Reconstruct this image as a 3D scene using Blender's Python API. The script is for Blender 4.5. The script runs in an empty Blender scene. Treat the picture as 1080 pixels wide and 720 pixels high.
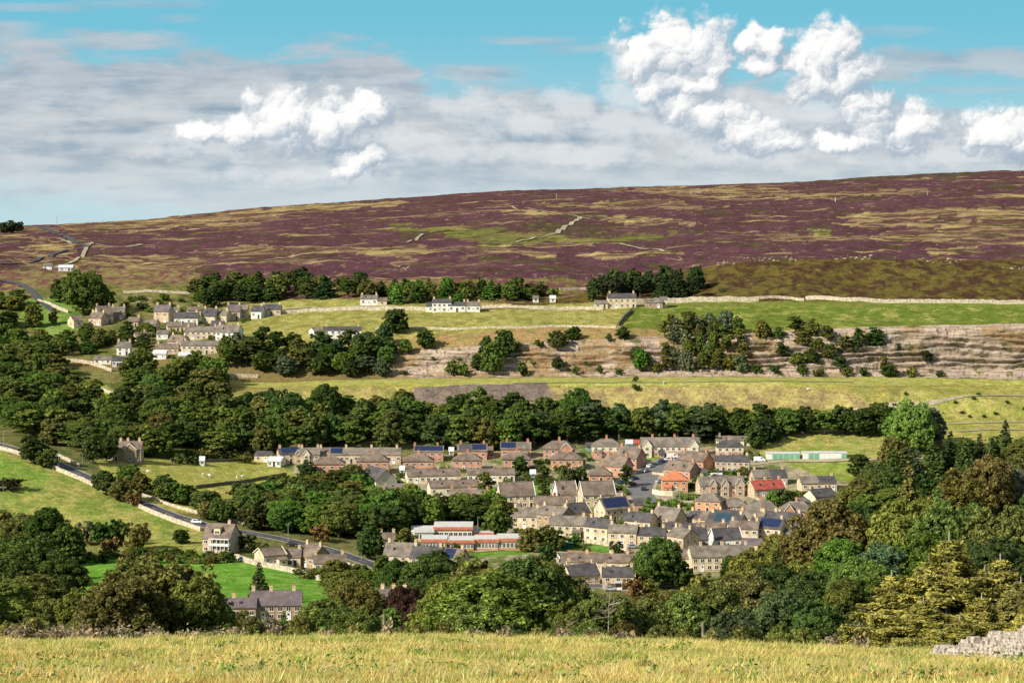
import bpy, math, random
import numpy as np
RNG = np.random.default_rng(7)
random.seed(7)
sc = bpy.context.scene
COL = sc.collection
F = 2700.0
PITCH = math.atan(210/2700.0)
CP, SP = math.cos(PITCH), math.sin(PITCH)

# ---------------------------------------------------------------- camera geometry (survey of the place)
def ray(u, v):
    a = (u-540)/F; b = (360-v)/F
    Y = CP + b*SP
    return a/Y, (-SP + b*CP)/Y
def proj(x, y, z):
    d = y*CP - z*SP
    return 540 + F*x/d, 360 - F*(y*SP + z*CP)/d

# ---------------------------------------------------------------- smooth noise in numpy
def _hash(ix, iy, seed):
    h = (ix.astype(np.int64)*374761393 + iy.astype(np.int64)*668265263 + seed*982451653) & 0xffffffff
    h = ((h ^ (h >> 13))*1274126177) & 0xffffffff
    return ((h ^ (h >> 16)) & 0xffffff)/float(0xffffff)
def vnoise(x, y, seed=0):
    ix = np.floor(x); iy = np.floor(y); fx = x-ix; fy = y-iy
    fx = fx*fx*(3-2*fx); fy = fy*fy*(3-2*fy)
    a = _hash(ix, iy, seed); b = _hash(ix+1, iy, seed); c = _hash(ix, iy+1, seed); d = _hash(ix+1, iy+1, seed)
    return (a+(b-a)*fx)*(1-fy) + (c+(d-c)*fx)*fy
def fbm(x, y, seed=0, o=4):
    s = 0; a = .5; t = 0
    for k in range(o):
        s = s + a*vnoise(x*2**k+17.3*k, y*2**k+9.1*k, seed+k); t += a; a *= .5
    return s/t

# ---------------------------------------------------------------- terrain survey rows
UC = np.array([0,135,270,405,540,675,810,945,1080], float)
rows = []      # (D, z[9])
def rz(D, z): rows.append((D, np.full(9, z, float) if np.isscalar(z) else np.array(z, float)))
def rv(D, v):
    v = np.full(9, v, float) if np.isscalar(v) else np.array(v, float)
    rows.append((D, np.array([ray(u, vv)[1]*D for u, vv in zip(UC, v)])))
rz(-80, 10); rz(-25, 3.0); rz(0, -1.7); rz(40, -9.2); rz(95, -19.7)
rv(135, [677,676,673,671,673,677,682,687,690])
ez = rows[-1][1]
rz(148, ez-3.2); rz(168, ez-8)
rz(250, [-50,-51,-52,-52,-52,-52,-52,-51,-49])
rz(350, [-67,-69,-70,-70,-70,-70,-69,-67,-65])
rz(450, [-83,-86,-88,-88,-88,-88,-86,-83,-80])
rz(560, [-103,-106,-108,-108,-108,-108,-107,-104,-101])
rz(640, [-119,-121,-122,-122,-123,-124,-123,-120,-117])
rz(720, [-128,-129,-129,-130,-132,-133,-133,-131,-128])
rv(800, [598,598,602,612,618,618,618,618,610])
rv(860, [566,570,576,586,588,588,590,590,584])
rv(930, [512,528,545,553,555,555,556,556,552])
rv(1000,[474,490,510,518,520,520,520,518,516])
rv(1060,[455,468,484,487,488,488,488,486,484])
rv(1110,[430,440,456,458,458,456,458,460,458])
rv(1150,[412,418,436,434,432,430,430,436,444])
rv(1170,[402,406,412,407,405,403,403,410,424])
rv(1215,[387,391,402,399.5,398.5,397.5,397.5,398,400])
rv(1243,[374,378,372,372,362,356,350,344,341])
rv(1266,[366,369,356,352,347,345,344,342,339])
rv(1340,[334,336,336,327,325,325,322,320.5,321])
rv(1400,[312,313,316,310,308,310,300,297,297])
rv(1460,[300,300,300,296,290,285,276,273,273])
rv(1650,[283,283,280,272,268,263,256,252,250])
rv(2000,[262,260,254,247,241,237,232,226,222])
rv(2450,[247,243,234,225,217,212.5,208.5,201,196])
rv(2900,[240,232.5,220,211,201.5,197.5,193.5,185.5,180.5])
sz = rows[-1][1]
rz(3050, sz-7); rz(3500, sz-60); rz(4200, sz-150)

def smooth_cols(z, cols):
    # cubic (Catmull-Rom) across bearings
    zz = np.concatenate([[z[0]-(z[1]-z[0])*.3], z, [z[-1]+(z[-1]-z[-2])*.3]])
    t = np.clip((cols-UC[0])/135.0, -0.999, 8.999)
    out = np.empty_like(t)
    for k, tt in enumerate(t):
        if tt < 0: out[k] = z[0]+(z[0]-z[1])*.3*(-tt); continue
        if tt > 8: out[k] = z[8]+(z[8]-z[7])*.3*(tt-8); continue
        i = min(int(tt), 7); f = tt-i
        p0, p1, p2 = zz[i], zz[i+1], zz[i+2]
        p3 = zz[i+3]
        out[k] = .5*((2*p1)+(-p0+p2)*f+(2*p0-5*p1+4*p2-p3)*f*f+(-p0+3*p1-3*p2+p3)*f**3)
    return out
COLS = np.arange(-420, 1501, 2.4)
SCOL = (COLS-540)/F
RD = np.array([r[0] for r in rows], float)
RZ = np.array([smooth_cols(r[1], COLS) for r in rows])     # control rows x cols
# shape preserving hermite slopes along the distance
h = np.diff(RD)[:, None]; dl = np.diff(RZ, axis=0)/h
m = np.zeros_like(RZ); m[0] = dl[0]; m[-1] = dl[-1]
same = dl[:-1]*dl[1:] > 0
w1 = 2*h[1:]+h[:-1]; w2 = h[1:]+2*h[:-1]
with np.errstate(divide='ignore', invalid='ignore'):
    hm = (w1+w2)/(w1/dl[:-1]+w2/dl[1:])
m[1:-1] = np.where(same, hm, 0)
Dd = []
for i in range(len(RD)-1):
    a, b = RD[i], RD[i+1]
    va = proj(0, max(a, 20), RZ[i].mean())[1]; vb = proj(0, max(b, 20), RZ[i+1].mean())[1]
    n = int(max(4, min(60, abs(va-vb)*1.0, 80))) if a >= 95 else 6
    if a in (95,): n = 40
    if a in (1215,): n = 70
    if 600 < a < 1215: n = max(n, 22)
    if a > 1400: n = max(n, 24)
    Dd += list(np.linspace(a, b, n, endpoint=False))
Dd.append(RD[-1]); Dd = np.array(Dd)
ZG = np.empty((len(Dd), len(COLS)))
for k, D in enumerate(Dd):
    i = min(max(np.searchsorted(RD, D, side='right')-1, 0), len(RD)-2)
    hh = RD[i+1]-RD[i]; t = (D-RD[i])/hh
    ZG[k] = ((2*t**3-3*t*t+1)*RZ[i] + (t**3-2*t*t+t)*hh*m[i] + (-2*t**3+3*t*t)*RZ[i+1] + (t**3-t*t)*hh*m[i+1])
XG = SCOL[None, :]*np.maximum(Dd, 60)[:, None]
YG = np.repeat(Dd[:, None], len(COLS), axis=1)
# undulation
amp = np.interp(Dd, [0,95,140,170,640,700,1100,1215,1260,1340,1460,1900,2900], [.1,.25,.2,1,1,.5,.7,.3,.8,.8,3.2,4.6,1.6])[:, None]
ZG += amp*(fbm(XG/70, YG/70, 3, 4)-.5)*2
ZG += np.interp(Dd, [600,700,1170,1400,1500,2900], [0,.25,.3,1.3,2.1,1.1])[:, None]*(fbm(XG/14, YG/22, 11, 3)-.5)*2
# spoil mounds and terraces on the right-hand bench
Ug, Vg = proj(XG, YG+1e-3, ZG)
def bump(u0, v0, ru, rvv, hh):
    global ZG
    ZG += np.where((YG > 1100) & (YG < 1215), hh*np.exp(-((Ug-u0)/ru)**2-((Vg-v0)/rvv)**2), 0)
bump(950, 424, 40, 10, 3.5); bump(1030, 428, 45, 9, 2.5)
def H(x, y):
    y = np.clip(y, Dd[0], Dd[-1]-1e-3)
    s = x/np.maximum(y, 60)
    c = np.clip((s*F+540-COLS[0])/2.4, 0, len(COLS)-1.001); ci = int(c); cf = c-ci
    r = int(np.clip(np.searchsorted(Dd, y, side='right')-1, 0, len(Dd)-2)); rf = (y-Dd[r])/(Dd[r+1]-Dd[r])
    z0 = ZG[r, ci]*(1-cf)+ZG[r, ci+1]*cf; z1 = ZG[r+1, ci]*(1-cf)+ZG[r+1, ci+1]*cf
    return float(z0*(1-rf)+z1*rf)
def ground(u, v, dmin=625):
    """where the sight line through a surveyed point meets the ground"""
    s, t = ray(u, v)
    c = min(max((s*F+540-COLS[0])/2.4, 0), len(COLS)-1.001); ci = int(c); cf = c-ci
    r0 = int(np.searchsorted(Dd, dmin)); r1 = int(np.searchsorted(Dd, 2899))
    z = ZG[r0:r1, ci]*(1-cf)+ZG[r0:r1, ci+1]*cf
    gg = t*Dd[r0:r1]-z
    k = np.nonzero((gg[1:] <= 0) & (gg[:-1] > 0))[0]
    if len(k) == 0:
        D = Dd[r0] if gg[0] <= 0 else 2880.
    else:
        k = k[0]; D = Dd[r0+k]+(Dd[r0+k+1]-Dd[r0+k])*gg[k]/(gg[k]-gg[k+1])
    return s*D, float(D), H(s*D, D)

# ---------------------------------------------------------------- object helpers
def tag(o, label=None, cat=None, group=None, kind=None):
    if label: o['label'] = label
    if cat: o['category'] = cat
    if group: o['group'] = group
    if kind: o['kind'] = kind
    return o
def link(name, me, parent=None, loc=None):
    o = bpy.data.objects.new(name, me); COL.objects.link(o)
    if parent is not None: o.parent = parent
    if loc is not None: o.location = loc
    return o
def empty(name, loc, rz_=0):
    o = bpy.data.objects.new(name, None); COL.objects.link(o); o.location = loc; o.rotation_euler = (0,0,rz_)
    o.empty_display_size = 1
    return o
def npmesh(name, V, Fc, mats, midx=None, smooth=False):
    """V (n,3), Fc (k,4) or (k,3) arrays"""
    me = bpy.data.meshes.new(name)
    V = np.asarray(V, np.float32); Fc = np.asarray(Fc, np.int32)
    n = Fc.shape[1]
    me.vertices.add(len(V)); me.vertices.foreach_set('co', V.ravel())
    me.loops.add(Fc.size); me.loops.foreach_set('vertex_index', Fc.ravel())
    me.polygons.add(len(Fc)); me.polygons.foreach_set('loop_start', np.arange(0, Fc.size, n, dtype=np.int32))
    if midx is not None: me.polygons.foreach_set('material_index', np.asarray(midx, np.int32))
    me.polygons.foreach_set('use_smooth', np.full(len(Fc), smooth))
    for mt in mats: me.materials.append(mt)
    me.update(calc_edges=True); me.validate()
    return me
class MB:
    def __init__(s): s.v = []; s.f = []; s.m = []; s.mats = []
    def mi(s, mat):
        if mat not in s.mats: s.mats.append(mat)
        return s.mats.index(mat)
    def face(s, pts, mat):
        b = len(s.v); s.v += [tuple(p) for p in pts]; s.f.append(tuple(range(b, b+len(pts)))); s.m.append(s.mi(mat))
    def mesh(s, vs, fs, mat):
        b = len(s.v); s.v += [tuple(p) for p in vs]
        for f in fs: s.f.append(tuple(b+i for i in f)); s.m.append(s.mi(mat))
    def box(s, x0, x1, y0, y1, z0, z1, mat):
        vs = [(x0,y0,z0),(x1,y0,z0),(x1,y1,z0),(x0,y1,z0),(x0,y0,z1),(x1,y0,z1),(x1,y1,z1),(x0,y1,z1)]
        s.mesh(vs, [(0,3,2,1),(4,5,6,7),(0,1,5,4),(1,2,6,5),(2,3,7,6),(3,0,4,7)], mat)
    def cone(s, p0, p1, r0, r1, mat, n=7):
        p0 = np.array(p0, float); p1 = np.array(p1, float); d = p1-p0; d /= np.linalg.norm(d)+1e-9
        a = np.cross(d, [0,0,1]) if abs(d[2]) < .9 else np.cross(d, [1,0,0]); a /= np.linalg.norm(a); b = np.cross(d, a)
        vs = []
        for p, r in ((p0, r0), (p1, r1)):
            for k in range(n):
                t = 2*math.pi*k/n; vs.append(tuple(p+r*(a*math.cos(t)+b*math.sin(t))))
        fs = [(k, (k+1) % n, n+(k+1) % n, n+k) for k in range(n)]+[tuple(range(n))[::-1], tuple(range(n, 2*n))]
        s.mesh(vs, fs, mat)
    def data(s, name):
        me = bpy.data.meshes.new(name); me.from_pydata(s.v, [], s.f)
        for mt in s.mats: me.materials.append(mt)
        me.polygons.foreach_set('material_index', s.m); me.update(); return me
    def build(s, name, parent=None, loc=None): return link(name, s.data(name), parent, loc)

# ---------------------------------------------------------------- materials
class N:
    """tiny node-graph helper"""
    def __init__(s, tree): s.t = tree; s.n = tree.nodes; s.l = tree.links
    def new(s, typ, **k):
        n = s.n.new(typ)
        for a, b in k.items(): setattr(n, a, b)
        return n
    def put(s, sock, val):
        if val is None: return
        if isinstance(val, bpy.types.NodeSocket): s.l.new(val, sock)
        else: sock.default_value = val
    def math(s, op, a, b=None, c=None, clamp=False):
        n = s.new('ShaderNodeMath', operation=op, use_clamp=clamp)
        s.put(n.inputs[0], a); s.put(n.inputs[1], b); s.put(n.inputs[2], c); return n.outputs[0]
    def vmath(s, op, a, b=None, out=0):
        n = s.new('ShaderNodeVectorMath', operation=op); s.put(n.inputs[0], a); s.put(n.inputs[1], b); return n.outputs[out]
    def mix(s, f, a, b, blend='MIX'):
        n = s.new('ShaderNodeMix', data_type='RGBA', blend_type=blend)
        s.put(n.inputs[0], f); s.put(n.inputs[6], a); s.put(n.inputs[7], b); return n.outputs[2]
    def mixf(s, f, a, b):
        n = s.new('ShaderNodeMix', data_type='FLOAT'); s.put(n.inputs[0], f); s.put(n.inputs[2], a); s.put(n.inputs[3], b); return n.outputs[0]
    def noise(s, vec, scale, detail=4, rough=.55, dist=0):
        n = s.new('ShaderNodeTexNoise'); s.put(n.inputs['Vector'], vec)
        n.inputs['Scale'].default_value = scale; n.inputs['Detail'].default_value = detail
        n.inputs['Roughness'].default_value = rough; n.inputs['Distortion'].default_value = dist
        return n.outputs['Fac']
    def ss(s, x, a, b, c=0., d=1.):
        n = s.new('ShaderNodeMapRange', interpolation_type='SMOOTHSTEP')
        s.put(n.inputs[0], x); s.put(n.inputs[1], a); s.put(n.inputs[2], b); s.put(n.inputs[3], c); s.put(n.inputs[4], d); return n.outputs[0]
    def scale3(s, vec, x, y, z):
        return s.vmath('MULTIPLY', vec, (x, y, z))
def c4(c): return (c[0], c[1], c[2], 1)
def newmat(name):
    m_ = bpy.data.materials.new(name); m_.use_nodes = True; t = m_.node_tree; t.nodes.clear()
    g = N(t); out = g.new('ShaderNodeOutputMaterial'); return m_, g, out
def surf(name, c, c2=None, scale=1., rough=.85, spec=.2, metal=0., bump=0., bscale=None, contrast=(.35,.65), streak=None):
    m_, g, out = newmat(name)
    p = g.new('ShaderNodeBsdfPrincipled'); p.inputs['Roughness'].default_value = rough
    p.inputs['Specular IOR Level'].default_value = spec; p.inputs['Metallic'].default_value = metal
    geo = g.new('ShaderNodeNewGeometry'); pos = geo.outputs['Position']
    if streak: pos = g.scale3(pos, *streak)
    if c2 is None: c2 = tuple(x*.75 for x in c)
    n1 = g.noise(pos, scale, 6, .6)
    f = g.ss(n1, contrast[0], contrast[1])
    col = g.mix(f, c4(c), c4(c2))
    n2 = g.noise(pos, scale*7, 3, .6)
    col = g.mix(1., col, g.mix(n2, (.42,.42,.42,1), (1.6,1.6,1.6,1)), 'MULTIPLY')
    oi = g.new('ShaderNodeObjectInfo')
    g.put(p.inputs['Base Color'], col)
    if bump:
        b = g.new('ShaderNodeBump'); b.inputs['Strength'].default_value = bump; b.inputs['Distance'].default_value = .1
        g.put(b.inputs['Height'], g.noise(pos, bscale or scale*4, 4)); g.l.new(b.outputs[0], p.inputs['Normal'])
    g.l.new(p.outputs[0], out.inputs[0]); return m_
M = {}
M['cream_stone'] = surf('cream sandstone', (.68,.565,.385), (.48,.385,.25), .35)
M['pale_stone'] = surf('pale sandstone', (.60,.52,.35), (.50,.40,.24), .7)
M['brown_stone'] = surf('brown sandstone', (.40,.29,.18), (.27,.19,.12), .8)
M['tan_stone'] = surf('tan sandstone', (.60,.47,.32), (.41,.305,.20), .8)
M['brick'] = surf('red brick', (.54,.30,.20), (.42,.20,.13), .4)
M['orange_brick'] = surf('orange brick', (.60,.32,.17), (.48,.23,.12), .4)
M['render_white'] = surf('white render', (.76,.75,.69), (.66,.64,.56), .5)
M['render_cream'] = surf('cream render', (.70,.64,.46), (.60,.52,.36), .5)
M['roof_brown'] = surf('brown roof tiles', (.225,.175,.135), (.125,.095,.075), .35, rough=.8)
M['roof_grey'] = surf('grey stone slates', (.235,.20,.16), (.13,.11,.09), .35, rough=.8)
M['roof_slate'] = surf('blue grey slates', (.105,.098,.098), (.06,.056,.058), .4, rough=.55)
M['roof_purple'] = surf('purple grey slates', (.175,.14,.14), (.11,.09,.095), .4, rough=.6)
M['roof_red'] = surf('red clay tiles', (.42,.10,.075), (.26,.06,.045), .5)
M['roof_orange'] = surf('orange clay tiles', (.55,.21,.10), (.42,.15,.08), .9)
M['roof_white'] = surf('pale metal roof', (.62,.62,.62), (.50,.50,.52), .6)
M['white_paint'] = surf('white paint', (.80,.80,.78), (.7,.7,.68), 2, rough=.5)
M['glass'] = surf('window glass', (.03,.035,.045), (.02,.025,.03), 1, rough=.1, spec=.6)
M['door_dark'] = surf('dark door paint', (.06,.05,.05), None, 2, rough=.5)
M['solar'] = surf('solar cell glass', (.018,.035,.10), (.012,.02,.06), 1.5, rough=.22, spec=.6)
M['solar_teal'] = surf('teal solar glass', (.03,.07,.10), (.02,.05,.08), 1.5, rough=.25, spec=.6)
M['steel'] = surf('grey galvanised steel', (.42,.44,.45), None, 3, rough=.5, metal=.3)
M['wood_pole'] = surf('weathered pole timber', (.30,.25,.20), (.20,.16,.12), 2)
M['bark'] = surf('tree bark', (.13,.105,.08), (.07,.055,.04), 1.5)
M['dead_wood'] = surf('bleached dead wood', (.46,.41,.33), (.32,.27,.2), 1.5)
M['asphalt'] = surf('asphalt', (.085,.087,.095), (.065,.066,.07), .4, rough=.9)
M['asphalt_pale'] = surf('pale concrete road', (.17,.17,.17), (.135,.135,.13), .3, rough=.9)
M['track'] = surf('pale gravel track', (.42,.36,.26), (.28,.25,.15), .3)
M['road_paint'] = surf('white road paint', (.7,.7,.68), (.4,.4,.4), .6)
M['wall_stone'] = surf('dry stone wall', (.56,.49,.37), (.34,.28,.20), 1.1, bump=.6, bscale=3, contrast=(.42,.58))
M['wall_stone_dark'] = surf('mossy dry stone wall', (.17,.15,.10), (.09,.085,.05), 1.1, bump=.6, bscale=3)
M['wall_rubble'] = surf('lichen grey rubble stone', (.50,.44,.37), (.30,.26,.22), 3, contrast=(.4,.6))
M['rock'] = surf('pale outcrop rock', (.42,.36,.28), (.25,.21,.16), .5, bump=.5, bscale=2)
M['red_fascia'] = surf('orange red fascia paint', (.55,.19,.12), (.44,.14,.09), .5, rough=.6)
M['flat_roof'] = surf('pale roofing felt', (.58,.58,.55), (.5,.5,.47), .5)
M['green_paint'] = surf('pale green garage paint', (.20,.42,.27), (.15,.36,.22), .5, rough=.6)
M['dark_green'] = surf('dark green paint', (.03,.18,.10), None, .8, rough=.5)
M['teal_paint'] = surf('teal shed paint', (.10,.30,.27), None, .8, rough=.6)
M['rubber'] = surf('tyre rubber', (.02,.02,.02), None, 3)
M['shed_wood'] = surf('brown shed boards', (.28,.17,.09), (.2,.12,.07), 1.2)
M['poly_white'] = surf('white sheet', (.8,.8,.8), None, 1)
for nm, c in (('car_white',(.78,.78,.78)),('car_silver',(.42,.44,.47)),('car_black',(.02,.02,.025)),('car_blue',(.03,.06,.18)),('car_red',(.42,.03,.03))):
    M[nm] = surf(nm.replace('_',' '), c, c, 1, rough=.25, spec=.6)

def foliage(name, trans=.25, roughv=(.55,1.75), attr=False):
    m_, g, out = newmat(name)
    oi = g.new('ShaderNodeObjectInfo'); geo = g.new('ShaderNodeNewGeometry')
    at = g.new('ShaderNodeAttribute', attribute_name='rnd')
    n1 = g.noise(geo.outputs['Position'], .55, 3, .6)
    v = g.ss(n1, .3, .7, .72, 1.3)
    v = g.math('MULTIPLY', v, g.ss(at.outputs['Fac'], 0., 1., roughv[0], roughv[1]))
    src = g.new('ShaderNodeAttribute', attribute_name='tint').outputs['Color'] if attr else oi.outputs['Color']
    col = g.vmath('SCALE', src, None)
    g.put(col.node.inputs['Scale'], v)
    # some leaves turn yellower
    col2 = g.mix(g.math('MULTIPLY', g.ss(n1, .5, .8), .55), col, g.vmath('MULTIPLY', col, (1.4,1.2,.8)))
    d = g.new('ShaderNodeBsdfDiffuse'); t = g.new('ShaderNodeBsdfTranslucent'); mx = g.new('ShaderNodeMixShader')
    g.l.new(col2, d.inputs[0]); g.put(t.inputs[0], g.vmath('MULTIPLY', col2, (1.3,1.5,.8)))
    mx.inputs[0].default_value = trans
    g.l.new(d.outputs[0], mx.inputs[1]); g.l.new(t.outputs[0], mx.inputs[2]); g.l.new(mx.outputs[0], out.inputs[0])
    return m_
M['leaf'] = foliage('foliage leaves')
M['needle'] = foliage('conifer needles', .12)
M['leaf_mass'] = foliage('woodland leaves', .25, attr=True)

# ---------------------------------------------------------------- ground zones
def inpoly(u, v, poly):
    n = len(poly); r = np.zeros(u.shape, bool); j = n-1
    for i in range(n):
        xi, yi = poly[i]; xj, yj = poly[j]
        c = ((yi > v) != (yj > v)) & (u < (xj-xi)*(v-yi)/((yj-yi)+1e-12)+xi)
        r ^= c; j = i
    return r
Ug, Vg = proj(XG, YG+1e-3, ZG)
ju = Ug + (fbm(XG/9, YG/9, 21, 3)-.5)*5; jv = Vg + (fbm(XG/9, YG/9, 31, 3)-.5)*2.5
_m = YG > 1440
ju += np.where(_m, (fbm(XG/45, YG/120, 23, 4)-.5)*70, 0); jv += np.where(_m, (fbm(XG/30, YG/90, 33, 4)-.5)*11, 0)
CA = np.zeros(ZG.shape+(3,)); CB = np.zeros(ZG.shape+(3,)); MS = np.zeros(ZG.shape); BI = np.zeros(ZG.shape)
def paint(mask, a, b, ms=0., bias=0.):
    CA[mask] = a; CB[mask] = b; MS[mask] = ms; BI[mask] = bias
def zone(poly, a, b, ms=0., bias=0., dmin=640, dmax=9999):
    paint(inpoly(ju, jv, poly) & (YG > dmin) & (YG < dmax), a, b, ms, bias)
STRAW=(.37,.285,.125); HEATH=(.090,.041,.052); OLIVE=(.115,.10,.028); PAST=(.25,.26,.065); PAST2=(.34,.30,.10); LUSH=(.11,.26,.03); LUSH2=(.17,.31,.05)
paint(YG < 9999, (.10,.12,.035), (.17,.16,.06))
paint(YG < 139, (.47,.38,.12), (.27,.27,.065), 0)
paint((YG >= 139) & (YG < 640), (.06,.065,.025), (.10,.095,.035))
paint(YG >= 1395, HEATH, STRAW, 1., -.03)
zone([(60,645),(60,600),(75,588),(125,580),(200,582),(255,590),(345,607),(352,640),(250,660)], LUSH, LUSH2)
zone([(-420,470),(0,474),(60,495),(140,531),(215,557),(215,583),(130,584),(60,588),(-420,600)], (.19,.25,.05), (.34,.32,.09))
zone([(-420,480),(0,480),(45,496),(58,506),(30,512),(0,515),(-420,520)], (.15,.26,.04), (.23,.29,.06))
zone([(80,560),(125,575),(140,583),(60,590)], (.30,.26,.09), (.17,.20,.05))
zone([(100,484),(270,484),(300,494),(345,502),(335,520),(300,545),(150,540),(120,510)], (.27,.285,.06), (.38,.35,.10))
zone([(810,452),(950,455),(950,484),(800,484)], (.23,.27,.065), (.36,.32,.10))
zone([(790,487),(910,487),(910,515),(830,520)], (.19,.27,.045), (.28,.30,.075))
zone([(280,478),(420,482),(560,474),(760,470),(800,480),(860,500),(930,515),(930,545),(860,565),(800,600),(680,625),(560,620),(540,600),(400,610),(340,600),(400,590),(540,580),(520,540),(400,515),(320,505)], (.13,.17,.045), (.36,.30,.21), 0, .02)
for pl in ([(612,573),(634,572),(658,582),(640,590),(600,580)], [(570,562),(600,568),(596,574),(565,570)], [(350,497),(372,500),(370,505),(350,503)], [(676,480),(700,481),(698,486),(676,486)], [(738,532),(760,532),(758,540),(738,540)], [(322,575),(352,580),(352,588),(322,585)], [(560,505),(590,505),(590,522),(560,522)], [(445,503),(430,512),(400,508),(405,500)], [(500,578),(560,572),(560,584),(500,588)]):
    zone(pl, (.11,.23,.035), (.17,.27,.06))
# bank, bench, tip
zone([(225,396),(1500,396),(1500,470),(930,470),(930,440),(225,440)], (.32,.27,.075), (.22,.21,.06), 0, 0, 1120, 1214)
zone([(225,396),(1500,396),(1500,406),(225,407)], (.31,.32,.07), (.38,.36,.11), 0, 0, 1120, 1214)
zone([(575,409),(820,406),(900,415),(930,430),(575,430)], (.25,.19,.09), (.37,.31,.11), 0, 0, 1120, 1214)
zone([(950,408),(1500,405),(1500,470),(950,470)], (.26,.27,.06), (.36,.32,.10), 0, 0, 1080, 1214)
zone([(428,432),(436,409),(500,405),(576,404),(584,424),(575,440)], (.20,.155,.12), (.15,.12,.10), 0, 0, 1110, 1214)
zone([(270,407),(425,409),(420,440),(270,430)], (.33,.27,.10), (.24,.22,.07), 0, 0, 1120, 1214)
# ground above the crags
m_up = (YG >= 1243) & (YG < 1400)
paint(m_up, (.22,.22,.055), (.34,.31,.095), 0)
zone([(-420,300),(225,300),(245,355),(250,400),(-420,480)], (.10,.115,.03), (.21,.19,.07), 0, 0, 1000, 1500)
zone([(545,346),(700,344),(700,364),(545,366),(400,378),(400,358)], (.33,.21,.10), (.24,.20,.07), 0, 0, 1225, 1290)
zone([(665,325),(1500,321),(1500,347),(690,347),(655,347)], (.12,.165,.028), (.29,.28,.075), 0, -.07, 1243, 1400)
zone([(700,316),(1500,318),(1500,324),(660,324)], (.13,.18,.03), (.18,.19,.045), 0, 0, 1300, 1400)
zone([(20,318),(62,312),(84,322),(88,345),(55,355),(20,340)], (.13,.23,.04), (.20,.27,.07), 0, 0, 1200, 1500)
zone([(35,385),(56,388),(56,402),(35,402)], (.13,.27,.035), (.2,.29,.06), 0, 0, 1100, 1500)
zone([(70,398),(110,405),(132,418),(120,424),(75,412)], (.20,.27,.05), (.30,.29,.09), 0, 0, 1100, 1500)
# scrub slope below the moor edge
zone([(680,300),(740,278),(820,272),(1500,272),(1500,319),(700,317),(540,322),(540,308)], (.125,.10,.026), (.065,.036,.022), 0, 0, 1340, 1475)
zone([(320,300),(540,290),(680,300),(560,320),(400,318),(320,312)], (.13,.06,.055), (.17,.15,.045), 0, 0, 1340, 1475)
# moor patches of pale grass
for pl in ([(70,234),(170,229),(280,219),(420,211),(430,216),(300,226),(160,240),(80,245)],
           [(290,222),(340,216),(400,214),(350,221)],[(90,269),(150,275),(230,272),(210,284),(120,284)],[(40,250),(85,262),(60,270),(30,262)],
           [(225,262),(420,262),(560,256),(680,252),(640,256),(420,268),(230,268)],[(810,249),(920,247),(1080,228),(1500,226),(1500,252),(1030,258),(940,254),(812,253)],
           [(880,232),(960,222),(1090,218),(1090,228),(930,240)],[(615,228),(660,231),(740,235),(720,237),(640,234)],
           [(555,266),(594,266),(590,272),(555,271)],[(640,269),(730,266),(730,269),(650,272)],[(0,240),(60,240),(40,250),(0,252)],[(150,232),(280,232),(270,238),(160,240)],
           [(970,262),(1030,260),(1040,264),(980,267)],[(20,270),(110,275),(110,282),(20,282)],[(640,199),(800,197),(830,207),(700,205)],[(820,205),(980,199),(960,203),(830,209)],
           [(405,278),(430,270),(440,276),(415,282)], [(560,214),(700,210),(760,220),(640,218)]):
    zone(pl, STRAW, (.115,.058,.050), 1., .07, 1460, 2950)
for pl in ([(465,245),(520,240),(560,252),(500,260)], [(700,242),(740,243),(735,247),(700,246)], [(855,242),(890,240),(888,248),(850,248)], [(540,250),(620,246),(720,252),(640,256)], [(110,286),(150,284),(140,300),(112,306)], [(430,238),(500,238),(480,244),(430,244)]):
    zone(pl, (.14,.16,.035), (.22,.2,.06), 1., 0, 1440, 2950)
for pl in ([(430,246),(475,244),(462,252),(432,254)], [(550,234),(640,238),(650,250),(560,248)], [(722,219),(760,222),(752,228),(722,226)], [(590,226),(616,224),(612,231),(590,230)], [(1048,194),(1075,194),(1070,201),(1048,201)], [(640,208),(668,208),(665,214),(640,214)], [(990,228),(1015,228),(1015,232),(990,232)],[(720,240),(752,242),(752,248),(722,248)],[(820,188),(1060,181),(1060,184),(830,194)],[(1000,183),(1030,181),(1010,190),(985,194)]):
    zone(pl, (.075,.06,.035), (.12,.06,.06), 1., 0, 1460, 2950)
zone([(0,284),(200,284),(210,300),(0,306)], (.22,.19,.07), (.15,.07,.06), 0, 0, 1300, 1700)

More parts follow.
